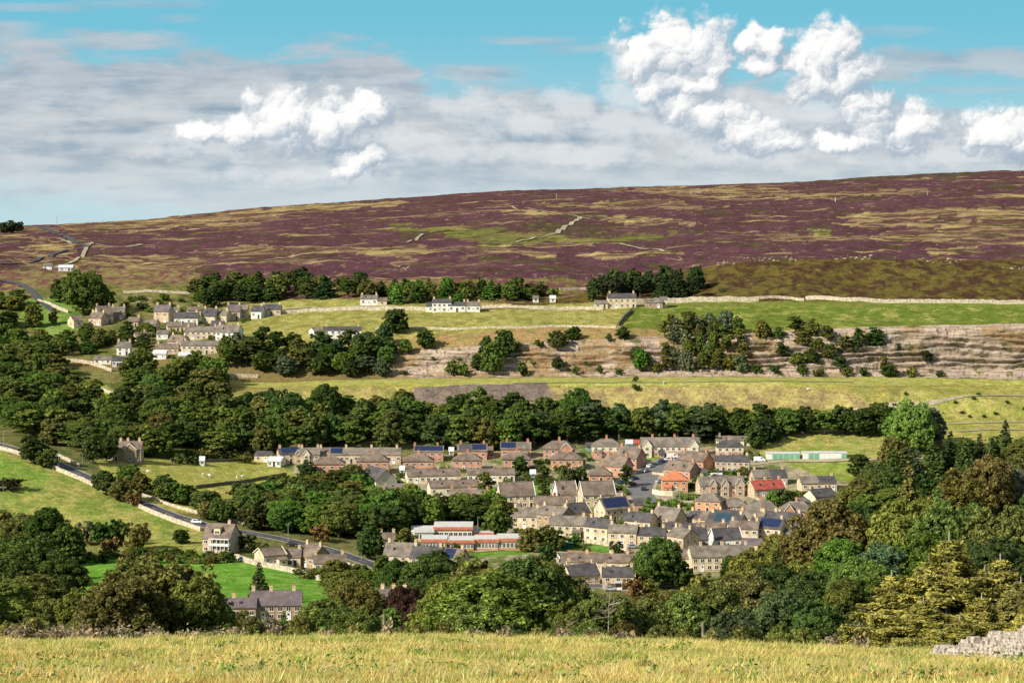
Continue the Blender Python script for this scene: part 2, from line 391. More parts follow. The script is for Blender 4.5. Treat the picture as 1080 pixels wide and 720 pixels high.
def ground_material():
    m_, g, out = newmat('ground cover')
    p = g.new('ShaderNodeBsdfDiffuse')
    geo = g.new('ShaderNodeNewGeometry'); pos = geo.outputs['Position']
    A = g.new('ShaderNodeAttribute', attribute_name='colA').outputs['Color']
    B = g.new('ShaderNodeAttribute', attribute_name='colB').outputs['Color']
    ms = g.new('ShaderNodeAttribute', attribute_name='moor').outputs['Fac']
    bi = g.new('ShaderNodeAttribute', attribute_name='bias').outputs['Fac']
    nf = g.noise(g.scale3(pos, 1, .5, 1), .14, 7, .62, .4)
    nm = g.noise(g.scale3(pos, .55, 1.0, 1), .022, 9, .62, .6)
    f = g.mixf(ms, nf, nm); f = g.math('ADD', f, bi)
    lo = g.mixf(ms, .40, .52); hi = g.mixf(ms, .60, .62)
    f = g.ss(f, lo, hi)
    col = g.mix(f, A, B)
    # moor: dark burnt / olive patches, and mottled bloom
    n3 = g.noise(g.scale3(pos, .6, 1, 1), .035, 8, .6, .5)
    col = g.mix(g.math('MULTIPLY', g.ss(n3, .555, .62), ms), col, (.075,.066,.028,1))
    n5 = g.noise(pos, .012, 5, .6)
    col = g.mix(g.math('MULTIPLY', g.ss(n5, .45, .6), g.math('MULTIPLY', ms, .35)), col, (.125,.055,.070,1))
    n7 = g.noise(g.scale3(pos, .5, .35, 1), .22, 6, .7, .5)
    col = g.mix(g.math('MULTIPLY', g.ss(n7, .57, .66), g.math('MULTIPLY', ms, .7)), col, (.36,.27,.13,1))
    n8 = g.noise(g.scale3(pos, .4, .5, 1), .10, 6, .7, .5)
    col = g.mix(g.math('MULTIPLY', g.ss(n8, .52, .61), g.math('MULTIPLY', ms, .85)), col, (.07,.045,.03,1))
    n4 = g.noise(pos, .9, 5, .7); n6 = g.noise(pos, .25, 4, .6)
    gr = g.math('MULTIPLY', g.ss(n4, .25, .75, .6, 1.4), g.ss(n6, .3, .7, .78, 1.22))
    sc_ = g.vmath('SCALE', col); g.put(sc_.node.inputs['Scale'], gr)
    g.l.new(sc_, p.inputs[0])
    b = g.new('ShaderNodeBump'); b.inputs['Strength'].default_value = .8; b.inputs['Distance'].default_value = .5
    g.put(b.inputs['Height'], g.math('ADD', g.noise(pos, .8, 5, .7), g.math('MULTIPLY', g.noise(pos, .12, 3), 2.5))); g.l.new(b.outputs[0], p.inputs['Normal'])
    g.l.new(p.outputs[0], out.inputs[0]); return m_
def rock_material():
    m_, g, out = newmat('quarry face rock')
    p = g.new('ShaderNodeBsdfDiffuse')
    geo = g.new('ShaderNodeNewGeometry'); pos = geo.outputs['Position']
    big = g.noise(pos, .05, 5, .6); st = g.noise(g.scale3(pos, .075, .075, 1.1), 1.0, 5, .65)
    fine = g.noise(g.scale3(pos, 1, 1, 1.6), .55, 6, .7)
    vert = g.noise(g.scale3(pos, 1.2, 1.2, .12), .5, 5, .7)
    col = g.mix(g.ss(st, .38, .6), (.56,.45,.35,1), (.35,.27,.205,1))
    col = g.mix(g.ss(st, .61, .66), col, (.08,.06,.045,1))
    col = g.mix(g.math('MULTIPLY', g.ss(vert, .54, .63), .9), col, (.13,.10,.075,1))
    col = g.mix(g.ss(fine, .56, .68), col, (.60,.50,.38,1))
    col = g.mix(g.math('MULTIPLY', g.ss(big, .5, .6), .75), col, (.33,.22,.10,1))
    col = g.mix(g.math('MULTIPLY', g.ss(g.noise(pos, .16, 5, .6), .56, .64), .9), col, (.12,.125,.04,1))
    # scrub and earth where the attribute says so
    A = g.new('ShaderNodeAttribute', attribute_name='colA').outputs['Color']
    veg = g.new('ShaderNodeAttribute', attribute_name='veg').outputs['Fac']
    vf = g.ss(g.math('ADD', veg, g.math('SUBTRACT', g.noise(pos, .2, 5, .65), .5)), .45, .6)
    A2 = g.mix(g.noise(pos, .5, 4), A, (.30,.20,.09,1))
    col = g.mix(vf, col, A2)
    g.l.new(col, p.inputs[0])
    b = g.new('ShaderNodeBump'); b.inputs['Strength'].default_value = 1; b.inputs['Distance'].default_value = .8
    g.put(b.inputs['Height'], g.math('ADD', g.math('ADD', st, fine), vert)); g.l.new(b.outputs[0], p.inputs['Normal'])
    g.l.new(p.outputs[0], out.inputs[0]); return m_
M['ground'] = ground_material(); M['cliff'] = rock_material()
VEG = np.zeros(ZG.shape)
def terrain(name, d0, d1, mat, XX=XG, YY=YG, ZZ=ZG):
    i0 = int(np.searchsorted(Dd, d0-1e-6)); i1 = int(np.searchsorted(Dd, d1-1e-6)) + 1
    i1 = min(i1, len(Dd)); nr = i1-i0; nc = len(COLS)
    V = np.stack([XX[i0:i1], YY[i0:i1], ZZ[i0:i1]], -1).reshape(-1, 3)
    idx = np.arange(nr*nc).reshape(nr, nc)
    Fc = np.stack([idx[:-1,:-1], idx[:-1,1:], idx[1:,1:], idx[1:,:-1]], -1).reshape(-1, 4)
    me = npmesh(name, V, Fc, [mat], smooth=True)
    for an, arr in (('colA', CA), ('colB', CB)):
        at = me.attributes.new(an, 'FLOAT_COLOR', 'POINT'); a = np.ones((nr*nc, 4), np.float32); a[:, :3] = arr[i0:i1].reshape(-1, 3)
        at.data.foreach_set('color', a.ravel())
    for an, arr in (('moor', MS), ('bias', BI), ('veg', VEG)):
        at = me.attributes.new(an, 'FLOAT', 'POINT'); at.data.foreach_set('value', arr[i0:i1].astype(np.float32).ravel())
    return tag(link(name, me), kind='structure')
terrain('foreground_field', -80, 148, M['ground'])
terrain('valley_ground', 148, 1215, M['ground'])
# crag face: ledges cut back and forth
XC, YC, ZC = XG.copy(), YG.copy(), ZG.copy()
rockw = np.clip((Ug-395)/30, 0, 1)
mm = (YG > 1215) & (YG < 1243)
t_ = np.clip((YG-1215)/28, 0, 1)
edge = np.sin(np.pi*t_)**.5*mm
ZR = ZG/3.2 + fbm(XG/40, ZG/9, 5, 3)*2.2
led = (ZR-np.floor(ZR))
YC += rockw*edge*(-5.0*(led-.5) + 3.2*(fbm(XG/7, ZG/4, 41, 4)-.5) + 7*(fbm(XG/45, ZG/30, 45, 3)-.5))
ZC += rockw*edge*0.8*(fbm(XG/2.2, ZG/2, 51, 3)-.5)
VEG[:] = np.where(YG < 1244, 1-rockw, 1) * .9
VEG += mm*np.clip((t_-.8)*2.4, 0, .5)*np.clip((820-Ug)/200, 0, 1)
CA[mm & (Ug < 410)] = (.14,.14,.04)
CA[mm & (Ug >= 410)] = (.28,.20,.08)
terrain('quarry_face', 1215, 1243, M['cliff'], XC, YC, ZC)
terrain('upper_field_ground', 1243, 1400, M['ground'])
terrain('moorland', 1400, 4200, M['ground'])

# ---------------------------------------------------------------- sun, sky, camera
cam = bpy.data.cameras.new('camera'); cam.lens = 90; cam.sensor_width = 36; cam.sensor_fit = 'HORIZONTAL'; cam.clip_start = .5; cam.clip_end = 20000
co = link('camera', cam); co.location = (0,0,0); co.rotation_euler = (math.pi/2-PITCH, 0, 0); sc.camera = co
SUN_EL = math.radians(33); SAZ = math.radians(-127)    # bearing from +Y, clockwise; negative = left, behind the viewer
sdir = (math.sin(SAZ)*math.cos(SUN_EL), math.cos(SAZ)*math.cos(SUN_EL), math.sin(SUN_EL))
sl = bpy.data.lights.new('sun', 'SUN'); sl.energy = 5.0; sl.angle = math.radians(.5); sl.color = (1,.92,.79)
so = link('sun', sl)
from mathutils import Vector
so.rotation_euler = Vector(sdir).to_track_quat('Z', 'Y').to_euler(); so.location = (-300,-200,300)

w = bpy.data.worlds.new('World'); sc.world = w; w.use_nodes = True
w.node_tree.nodes.clear(); g = N(w.node_tree)
wo = g.new('ShaderNodeOutputWorld'); bg = g.new('ShaderNodeBackground')
sky = g.new('ShaderNodeTexSky', sky_type='NISHITA', sun_disc=False); sky.sun_elevation = SUN_EL; sky.sun_rotation = SAZ
tc = g.new('ShaderNodeTexCoord'); sep = g.new('ShaderNodeSeparateXYZ'); g.l.new(tc.outputs['Generated'], sep.inputs[0])
az = g.math('ARCTAN2', sep.outputs[0], sep.outputs[1]); el = g.math('ARCSINE', sep.outputs[2])
PX = g.math('MULTIPLY', az, 27.0); PZ = g.math('MULTIPLY', el, 27.0)      # unit = one degree and a bit
def comb(x, y, z=0.):
    n = g.new('ShaderNodeCombineXYZ'); g.put(n.inputs[0], x); g.put(n.inputs[1], y); g.put(n.inputs[2], z); return n.outputs[0]
def S(u): return (u-540)/100.0
def T(v): return (150-v)/100.0
# clear sky colour with height
hsv = g.ss(PZ, T(235), T(0))
clear = g.mix(hsv, (.50,.72,.77,1), (.17,.53,.69,1))
# ---- cumulus density
blobs = [(308,126,50,34),(345,128,44,30),(392,112,24,27),(258,140,42,19),(215,138,24,13),(380,170,30,20),(372,124,26,22),
 (712,52,58,34),(680,64,32,30),(748,66,30,26),(730,88,40,22),(690,92,30,22),(748,122,46,28),(780,138,46,24),(812,150,44,16),(716,112,30,20),(810,46,20,17),(800,66,24,15),(832,66,22,14),
 (868,56,36,32),(886,80,38,30),(852,84,24,22),(905,106,32,22),(955,134,40,26),(925,140,30,22),(880,150,36,14),(790,42,16,16),(915,122,28,16),(1046,142,42,27),(1080,146,34,26)]
softb = [(700,130,70,34),(790,125,70,30),(860,110,50,34),(960,140,70,26),(300,140,110,30),(680,80,60,40),(500,112,60,20),(560,132,60,22),(430,150,50,24),(600,112,50,24),(650,130,60,30),(620,165,90,16),(800,160,120,20),(240,150,100,22),(480,160,80,18),(1000,165,90,16),(660,100,40,26),(330,185,120,12)]
wn = g.new('ShaderNodeTexNoise'); wn.inputs['Scale'].default_value = 2.3; wn.inputs['Detail'].default_value = 3; g.put(wn.inputs['Vector'], comb(PX, PZ))
wsep = g.new('ShaderNodeSeparateColor'); g.l.new(wn.outputs['Color'], wsep.inputs[0])
WX = g.math('ADD', PX, g.math('MULTIPLY', g.math('SUBTRACT', wsep.outputs[0], .5), .34)); WZ = g.math('ADD', PZ, g.math('MULTIPLY', g.math('SUBTRACT', wsep.outputs[1], .5), .30))
def blobf(px, pz):
    best = None
    for (u, v, a, b) in blobs:
        dx = g.math('MULTIPLY', g.math('SUBTRACT', px, S(u)), 100.0/(a*1.12)); dz = g.math('MULTIPLY', g.math('SUBTRACT', pz, T(v)), 100.0/(b*1.12))
        d = g.math('SUBTRACT', 1.0, g.math('SQRT', g.math('ADD', g.math('MULTIPLY', dx, dx), g.math('MULTIPLY', dz, dz))))
        best = d if best is None else g.math('SMOOTH_MAX', best, d, .15)
    return best
def puff(scale, smooth=.25):
    """rounded cells: how deep inside a puff, and which side of it faces the sun"""
    vo = g.new('ShaderNodeTexVoronoi', feature='SMOOTH_F1', voronoi_dimensions='2D'); vo.inputs['Scale'].default_value = scale
    vo.inputs['Smoothness'].default_value = smooth; P = comb(WX2, WZ2); g.put(vo.inputs['Vector'], P)
    off = g.vmath('SUBTRACT', P, vo.outputs['Position'])
    side = g.math('MULTIPLY', g.vmath('DOT_PRODUCT', off, (-.62, .78, 0), out='Value'), scale)
    return g.math('SUBTRACT', .48, vo.outputs['Distance']), side
wn2 = g.new('ShaderNodeTexNoise'); wn2.inputs['Scale'].default_value = 7; wn2.inputs['Detail'].default_value = 4; wn2.inputs['Roughness'].default_value = .65; g.put(wn2.inputs['Vector'], comb(PX, PZ))
ws2 = g.new('ShaderNodeSeparateColor'); g.l.new(wn2.outputs['Color'], ws2.inputs[0])
WX2 = g.math('ADD', WX, g.math('MULTIPLY', g.math('SUBTRACT', ws2.outputs[0], .5), .16)); WZ2 = g.math('ADD', WZ, g.math('MULTIPLY', g.math('SUBTRACT', ws2.outputs[1], .5), .16))
v1, s1 = puff(3.4); v2, s2 = puff(8.5); v3, s3 = puff(19.)
nf_ = g.noise(comb(PX, PZ), 5.0, 8, .62)
b0 = blobf(WX, WZ); b1 = blobf(g.math('ADD', WX, -.12), g.math('ADD', WZ, .16))
d0 = g.math('ADD', g.math('MULTIPLY', b0, 1.9), g.math('ADD', g.math('MULTIPLY', v1, 1.0), g.math('ADD', g.math('MULTIPLY', v2, .5), g.math('ADD', g.math('MULTIPLY', v3, .22), g.math('MULTIPLY', g.math('SUBTRACT', nf_, .5), 1.5)))))
d0 = g.math('ADD', d0, -.04)
cmask = g.ss(d0, -.16, .66)
lit = g.math('ADD', g.math('MULTIPLY', g.math('SUBTRACT', b0, b1), .85), g.math('ADD', g.math('MULTIPLY', s1, .42), g.math('ADD', g.math('MULTIPLY', s2, .26), g.math('MULTIPLY', s3, .14))))
lit = g.math('ADD', lit, g.math('MULTIPLY', g.math('SUBTRACT', nf_, .5), .9))
lit = g.math('ADD', lit, g.math('MULTIPLY', g.ss(d0, .0, 1.3), .30))
cmask = g.math('MULTIPLY', cmask, g.ss(lit, -.75, .15, .45, 1.))
ccol = g.mix(g.ss(lit, -.38, .86), (.36,.45,.555,1), (1.02,1.01,.985,1))
soft = None
for (u, v, a, b) in softb:
    dx = g.math('MULTIPLY', g.math('SUBTRACT', PX, S(u)), 100.0/a); dz = g.math('MULTIPLY', g.math('SUBTRACT', PZ, T(v)), 100.0/b)
    d = g.math('SUBTRACT', 1.0, g.math('SQRT', g.math('ADD', g.math('MULTIPLY', dx, dx), g.math('MULTIPLY', dz, dz))))
    soft = d if soft is None else g.math('MAXIMUM', soft, d)
nsoft = g.noise(comb(PX, g.math('MULTIPLY', PZ, 1.5)), 3.0, 6, .6)
soft = g.ss(g.math('ADD', soft, g.math('MULTIPLY', g.math('SUBTRACT', nsoft, .5), 2.4)), -.05, .8)
# ---- stratus sheet
vec = comb(PX, g.math('MULTIPLY', PZ, 3.6)); vecf = comb(g.math('MULTIPLY', PX, .8), g.math('MULTIPLY', PZ, 7.5))
ns = g.noise(vec, .9, 7, .6, .3); nst = g.mixf(.45, g.noise(vecf, .8, 6, .58, .2), g.noise(comb(PX, g.math('MULTIPLY', PZ, 2.2)), 1.7, 7, .62))
# upper limit of the sheet rises at the left
lim = g.mixf(g.ss(PX, S(400), S(470)), T(52), T(90))
lim = g.mixf(g.ss(PX, S(820), S(900)), lim, T(112))
cover = g.math('ADD', g.math('MULTIPLY', g.math('SUBTRACT', lim, PZ), 2.1), g.math('MULTIPLY', g.math('SUBTRACT', ns, .5), 2.8))
smask = g.ss(cover, -.15, .45)
# gap of blue low at the left and thinning to the horizon
gap = g.ss(g.math('ADD', g.math('MULTIPLY', g.math('SUBTRACT', T(200), PZ), 3.2), g.math('ADD', g.math('MULTIPLY', g.math('SUBTRACT', nst, .5), 3.0), g.math('ADD', g.math('MULTIPLY', PX, -.42), -1.9))), -.1, .8)
smask = g.math('MULTIPLY', smask, g.math('SUBTRACT', 1.0, g.math('MULTIPLY', gap, .75)))
# separate streaks up high
def streak(u0, u1, v, hgt, k=1.0):
    fx = g.math('MULTIPLY', g.ss(PX, S(u0)-.1, S(u0)+.5), g.ss(PX, S(u1)-.5, S(u1)+.1, 1., 0.))
    dz = g.math('ABSOLUTE', g.math('MULTIPLY', g.math('SUBTRACT', PZ, T(v)), 100.0/hgt))
    d = g.math('SUBTRACT', 1.15, dz)
    return g.math('MULTIPLY', g.math('MULTIPLY', g.ss(g.math('ADD', d, g.math('MULTIPLY', g.math('SUBTRACT', ns, .5), 2.6)), 0., .7), fx), k)
for a in ((870,1400,70,17,.85),(-300,60,36,14,.8),(60,215,46,12,.85),(70,240,8,5,.4),(-40,120,12,5,.5),(160,225,22,5,.55),(500,620,44,5,.6),(440,560,78,10,.8),(560,670,52,7,.45),(940,1100,96,4,.4),(750,1000,36,6,.3)):
    smask = g.math('MAXIMUM', smask, streak(*a))
shade = g.ss(nst, .38, .62); shade2 = g.ss(ns, .36, .62)
scol = g.mix(shade, (.29,.395,.49,1), (.60,.66,.70,1))
scol = g.mix(g.math('MULTIPLY', shade2, .5), scol, (.64,.655,.67,1))
scol = g.mix(g.ss(PZ, T(150), T(215), 0., .6), scol, (.62,.715,.755,1))
scol = g.mix(g.math('MULTIPLY', g.ss(PZ, T(120), T(60)), .35), scol, (.36,.45,.54,1))
band = g.mix(smask, clear, scol)
band = g.mix(g.math('MULTIPLY', soft, .72), band, (.76,.79,.81,1))
band = g.mix(g.math('MULTIPLY', cmask, g.ss(d0, -.05, .8, .72, 1.)), band, ccol)
# blend into the physical sky overhead (where the camera does not look)
up = g.ss(el, .10, .35)
nsk = g.vmath('SCALE', sky.outputs[0]); nsk.node.inputs['Scale'].default_value = .12
ocl = g.mix(.45, nsk, (.46,.455,.44,1))
final = g.mix(up, band, ocl)
final = g.mix(g.ss(el, -.12, -.06, 1., 0.), final, (.18,.19,.15,1))
g.l.new(final, bg.inputs[0]); bg.inputs[1].default_value = .78
g.l.new(bg.outputs[0], wo.inputs[0])
try:
    w.cycles.sampling_method = 'MANUAL'; w.cycles.sample_map_resolution = 512
except Exception: pass
sc.render.engine = 'CYCLES'
sc.view_settings.view_transform = 'Standard'; sc.view_settings.look = 'None'; sc.view_settings.exposure = .38; sc.view_settings.gamma = 1
sc.cycles.max_bounces = 4; sc.cycles.diffuse_bounces = 2; sc.cycles.transmission_bounces = 2; sc.cycles.transparent_max_bounces = 2

# ================================================================ ROADS AND TRACKS
def densify(pts, step):
    out = []
    for a, b in zip(pts[:-1], pts[1:]):
        n = max(1, int(math.dist(a[:2], b[:2])/step))
        for k in range(n): t = k/n; out.append((a[0]+(b[0]-a[0])*t, a[1]+(b[1]-a[1])*t))
    out.append(pts[-1][:2]); return out
def smooth_path(pts, it=2):
    for _ in range(it):
        q = [pts[0]]
        for a, b in zip(pts[:-1], pts[1:]):
            q += [(a[0]*.75+b[0]*.25, a[1]*.75+b[1]*.25), (a[0]*.25+b[0]*.75, a[1]*.25+b[1]*.75)]
        q.append(pts[-1]); pts = q
    return pts
def uvpath(pts, dmin=625, step=2.0, sm=2):
    p = [ground(u, v, dmin)[:2] for u, v in pts]
    return densify(smooth_path(p, sm), step)
KEEP = []          # (x, y, r) places where no tree may stand
def offs(path, d):
    out = []
    for i, p in enumerate(path):
        a = path[max(i-1, 0)]; b = path[min(i+1, len(path)-1)]
        tx, ty = b[0]-a[0], b[1]-a[1]; L = math.hypot(tx, ty)+1e-9
        out.append((p[0]-ty/L*d, p[1]+tx/L*d))
    return out
def ribbon(mb, path, w0, w1, lift, mat, nacross=2):
    xs = [offs(path, w0+(w1-w0)*k/nacross) for k in range(nacross+1)]
    vs = []
    for i in range(len(path)):
        for k in range(nacross+1):
            x, y = xs[k][i]; vs.append((x, y, H(x, y)+lift))
    n = nacross+1
    fs = [(i*n+k, i*n+k+1, (i+1)*n+k+1, (i+1)*n+k) for i in range(len(path)-1) for k in range(nacross)]
    mb.mesh(vs, fs, mat)
def road(name, pts, w, mat, lift=.22, verge=None, line=False, step=2.5, dmin=625):
    path = uvpath(pts, dmin, step); mb = MB()
    if verge: ribbon(mb, path, -w/2-verge, w/2+verge, lift-.06, M['track'], 4)
    ribbon(mb, path, -w/2, w/2, lift, mat, 3)
    if line:
        for i in range(0, len(path)-3, 4):
            seg = path[i:i+3]; ribbon(mb, seg, -.09, .09, lift+.012, M['road_paint'], 1)
        ribbon(mb, path, w/2-.35, w/2-.22, lift+.012, M['road_paint'], 1); ribbon(mb, path, -w/2+.22, -w/2+.35, lift+.012, M['road_paint'], 1)
    for p in path[::3]: KEEP.append((p[0], p[1], w/2+3.0))
    return tag(mb.build(name), kind='structure')
ROAD1 = [(-60,455),(0,470),(40,482),(62,490),(100,508),(140,527),(180,543),(215,554),(255,561),(290,567),(340,578),(375,589),(405,600),(440,611),(520,616),(600,618),(690,618),(735,612)]
road('valley_road', ROAD1, 6.5, M['asphalt'], line=True, verge=1.2)
road('estate_road', [(735,484),(706,487),(693,491),(684,499),(678,508),(674,517),(679,526),(690,533)], 9.5, M['asphalt_pale'], verge=1.6)
road('garage_track', [(792,490),(812,487),(840,486),(880,486),(930,484),(1000,483)], 4.0, M['track'])
road('moor_road', [(44,239.5),(52,243),(66,249),(78,255),(92,261)], 5.5, M['asphalt'], lift=.9, dmin=1400, step=8)
road('moor_lane', [(84,263),(66,265),(52,271),(36,277),(0,280),(-80,284)], 4, M['asphalt'], lift=.8, dmin=1400, step=6)
road('hillside_road', [(-60,285),(0,296),(18,299),(34,308),(44,320),(60,330)], 4.2, M['asphalt'], lift=.5, dmin=1200)
for pts, w_ in (([(97,256),(90,264),(82,276),(60,283)], 3), ([(612,229),(604,236),(594,240),(588,247)], 4), ([(585,247),(560,252),(545,256)], 2.5), ([(60,252),(110,262),(150,258)], 3), ([(430,256),(440,252),(446,247)], 2.5), ([(540,218),(560,222),(640,229),(680,235)], 2.0), ([(470,262),(560,262),(640,258),(700,266)], 2.2), ([(280,275),(310,270),(330,268)], 3)):
    road('moor_track', pts, w_, M['track'], lift=.6, dmin=1430, step=8)
for pts in ([(980,448),(1030,446),(1080,445),(1200,446)], [(930,428),(985,428),(1040,417),(1100,416)], [(880,433),(930,431),(990,433)], [(1010,455),(1080,453),(1200,455)]):
    road('bank_track', pts, 2.2, M['track'], lift=.3, dmin=1000)
road('terrace_path', [(540,404.3),(640,403.8),(780,402.8),(900,403)], 2.0, M['asphalt_pale'], lift=.15, dmin=1150)
road('cottage_lane', [(285,326),(330,325),(400,324),(450,325),(520,326),(640,325),(700,323)], 3.2, M['track'], lift=.4, dmin=1260)
road('garden_path', [(500,582),(560,577),(600,584)], 3, M['track'], lift=.2)
road('car_park', [(545,570),(560,572),(572,575)], 12, M['asphalt_pale'], lift=.2)
road('yard', [(398,583),(430,585),(470,583)], 5, M['asphalt_pale'], lift=.2)

# ================================================================ WALLS
def stone_wall(pts, hgt, label, mat='wall_stone', group=None, thick=.6, dmin=625, name='stone_wall', step=1.2, world=False, course=.0, hfun=None):
    path = densify(smooth_path([p for p in pts], 1), step) if world else uvpath(pts, dmin, step, 1)
    r = np.random.default_rng(abs(hash(label)) % 1000 if False else len(label)*7+len(path))
    n = len(path); L = offs(path, thick/2); R_ = offs(path, -thick/2); vs = []
    for i in range(n):
        hh = (hfun(i/(n-1)) if hfun else hgt)*(1+r.uniform(-.09, .09))
        zb = min(H(*L[i]), H(*R_[i]))-.5; zt = H(*path[i])+hh
        j = r.uniform(-.05, .05, 2)
        tl = offs(path, thick*.36)[i] if n < 3 else (path[i][0]*.28+L[i][0]*.72, path[i][1]*.28+L[i][1]*.72)
        tr = (path[i][0]*.28+R_[i][0]*.72, path[i][1]*.28+R_[i][1]*.72)
        vs += [(L[i][0]+j[0], L[i][1], zb), (tl[0]+j[0], tl[1]+j[1], zt), (tr[0]+j[0], tr[1]+j[1], zt-.03), (R_[i][0], R_[i][1], zb)]
    fs = []
    for i in range(n-1):
        a = i*4; b = a+4
        fs += [(a, a+1, b+1, b), (a+1, a+2, b+2, b+1), (a+2, a+3, b+3, b+2)]
    fs += [(3,2,1,0), ((n-1)*4, (n-1)*4+1, (n-1)*4+2, (n-1)*4+3)]
    mb = MB(); mb.mesh(vs, fs, M[mat]); o = mb.build(name)
    for p in path[::4]: KEEP.append((p[0], p[1], 2.5))
    return tag(o, label, 'wall', group)
stone_wall([(-60,460),(0,474.5),(30,483),(58,495),(100,513),(140,532),(180,549),(212,560)], 1.5, 'long pale drystone wall running below the valley road beside the yellow green hill field', thick=.8)
stone_wall([(42,474),(60,481),(84,492)], 1.3, 'short pale wall on the uphill side of the valley road left of the dark shaded house')
stone_wall([(150,523),(185,535),(240,549),(262,554)], 1.1, 'low wall on the uphill side of the valley road below the pasture', 'wall_stone')
stone_wall([(206,515),(238,511),(270,507),(302,501)], 1.3, 'dark mossy wall dividing the mid pasture', 'wall_stone_dark')
stone_wall([(248,589),(262,594),(285,599),(310,604),(330,610),(352,617)], 1.7, 'pale garden wall along the top of the bright green field below the cream cottages', thick=.8)
stone_wall([(362,596),(385,603),(400,606),(425,608)], 1.6, 'pale garden wall by the road below the slate roofed row')
stone_wall([(370,606),(385,615),(400,620),(420,622)], 1.4, 'pale terraced garden wall above the purple slate roof')
stone_wall([(584,572),(610,571),(640,575),(662,581)], 1.5, 'pale boundary wall behind the small bright green lawn in the lower town', thick=.7)
stone_wall([(640,622),(680,619),(715,615),(740,611)], 2.2, 'grey retaining wall beside the road right of the brown roofed rows', 'brown_stone', thick=.8)
stone_wall([(688,521),(705,523),(722,521)], 1.8, 'pale garden wall in front of the orange brick house by the estate road', 'render_cream')
stone_wall([(280,333),(320,329),(400,327),(452,328)], 1.8, 'long grey wall along the cottage lane at the top of the left hillside pasture', 'wall_stone', thick=1.)
stone_wall([(508,325),(560,326),(600,326.5),(636,327)], 1.7, 'long grey wall between the white cottages and the stone farmhouse', thick=.9)
stone_wall([(668,321),(700,319),(760,318),(800,317.5)], 2.6, 'grey lane wall right of the stone farmhouse', thick=1.2)
stone_wall([(850,316),(900,318),(980,319.5),(1080,320.5),(1300,323)], 2.0, 'long pale straight wall across the foot of the moor slope at right', 'wall_stone', thick=1.4)
stone_wall([(800,315),(830,315),(848,317)], 1.4, 'thin pale wall curving down to the ruined stone heap', 'wall_stone')
stone_wall([(652,344),(658,336),(666,328)], 1.6, 'dark wall climbing the slope below the stone farmhouse', 'wall_stone_dark', thick=1.2)
stone_wall([(395,347),(440,346.5),(500,347),(560,346),(600,344.5),(650,345.5)], 1.0, 'thin pale wall along the lip of the quarry below the hillside pasture')
stone_wall([(590,306),(620,305.5),(640,306)], 1.4, 'short pale wall at the foot of the moor behind the sheds')
stone_wall([(130,309),(160,308),(200,310)], 1.3, 'pale wall along the top of the rough bank above the hillside village')
stone_wall([(40,318),(55,323),(72,330)], 1.6, 'pale wall along the edge of the green hillside paddock')
stone_wall([(68,381),(92,383),(108,388),(118,392)], 1.6, 'pale garden wall left of the white hillside cottage')
stone_wall([(76,402),(92,406),(110,413),(128,419)], 1.4, 'pale wall on the lower edge of the wooded hillside garden')
stone_wall([(228,398),(250,397),(272,398)], 1.6, 'tan wall in the gap between woods left of the quarry')
stone_wall([(180,486),(205,487),(262,486)], 1.2, 'dark wall along the foot of the wood above the pasture', 'wall_stone_dark')
# foreground wall of rubble on the right edge of the near field
def rubble_wall():
    mb = MB(); r = np.random.default_rng(5)
    a = ground(986, 692, 90); b = ground(1150, 700, 90)
    n = 62
    root = empty('rubble_wall', (a[0], a[1], H(a[0], a[1])))
    dx, dy = (b[0]-a[0]), (b[1]-a[1]); L = math.hypot(dx, dy); ux, uy = dx/L, dy/L
    def stone(cx, cy, cz, sx, sy, sz):
        vs = []
        for ix in (-1, 1):
            for iy in (-1, 1):
                for iz in (-1, 1):
                    k = r.uniform(.72, 1.0, 3); px, py = ix*sx*k[0]/2, iy*sy*k[1]/2
                    vs.append((cx+ux*px-uy*py, cy+uy*px+ux*py, cz+iz*sz*k[2]/2))
        mb.mesh(vs, [(0,1,3,2),(4,6,7,5),(0,4,5,1),(2,3,7,6),(0,2,6,4),(1,5,7,3)], M['wall_rubble'])
    s = 0.
    rowh = .14
    for row in range(11):
        s = r.uniform(0, .2)
        while s < L:
            t = s/L; top = (.34+1.0*min(1, t*1.75))+.12*math.sin(s*2.3)
            wd = r.uniform(.22, .45)
            if row*rowh < top:
                x = a[0]+ux*s; y = a[1]+uy*s
                if r.random() > .06: stone(x+uy*r.uniform(-.05,.05), y, H(x, y)+rowh*(row+.4)-a[2]*0, wd*.98, .5-.02*row, rowh*r.uniform(.85, 1.25))
            s += wd
    o = mb.build('stones'); return o, root, (a[0], a[1], H(a[0], a[1]))
o_, root_, loc_ = rubble_wall(); bpy.data.objects.remove(root_)
o_.name = 'rubble_wall'; tag(o_, 'tumbled grey rubble wall rising at the right end of the near straw field', 'wall')

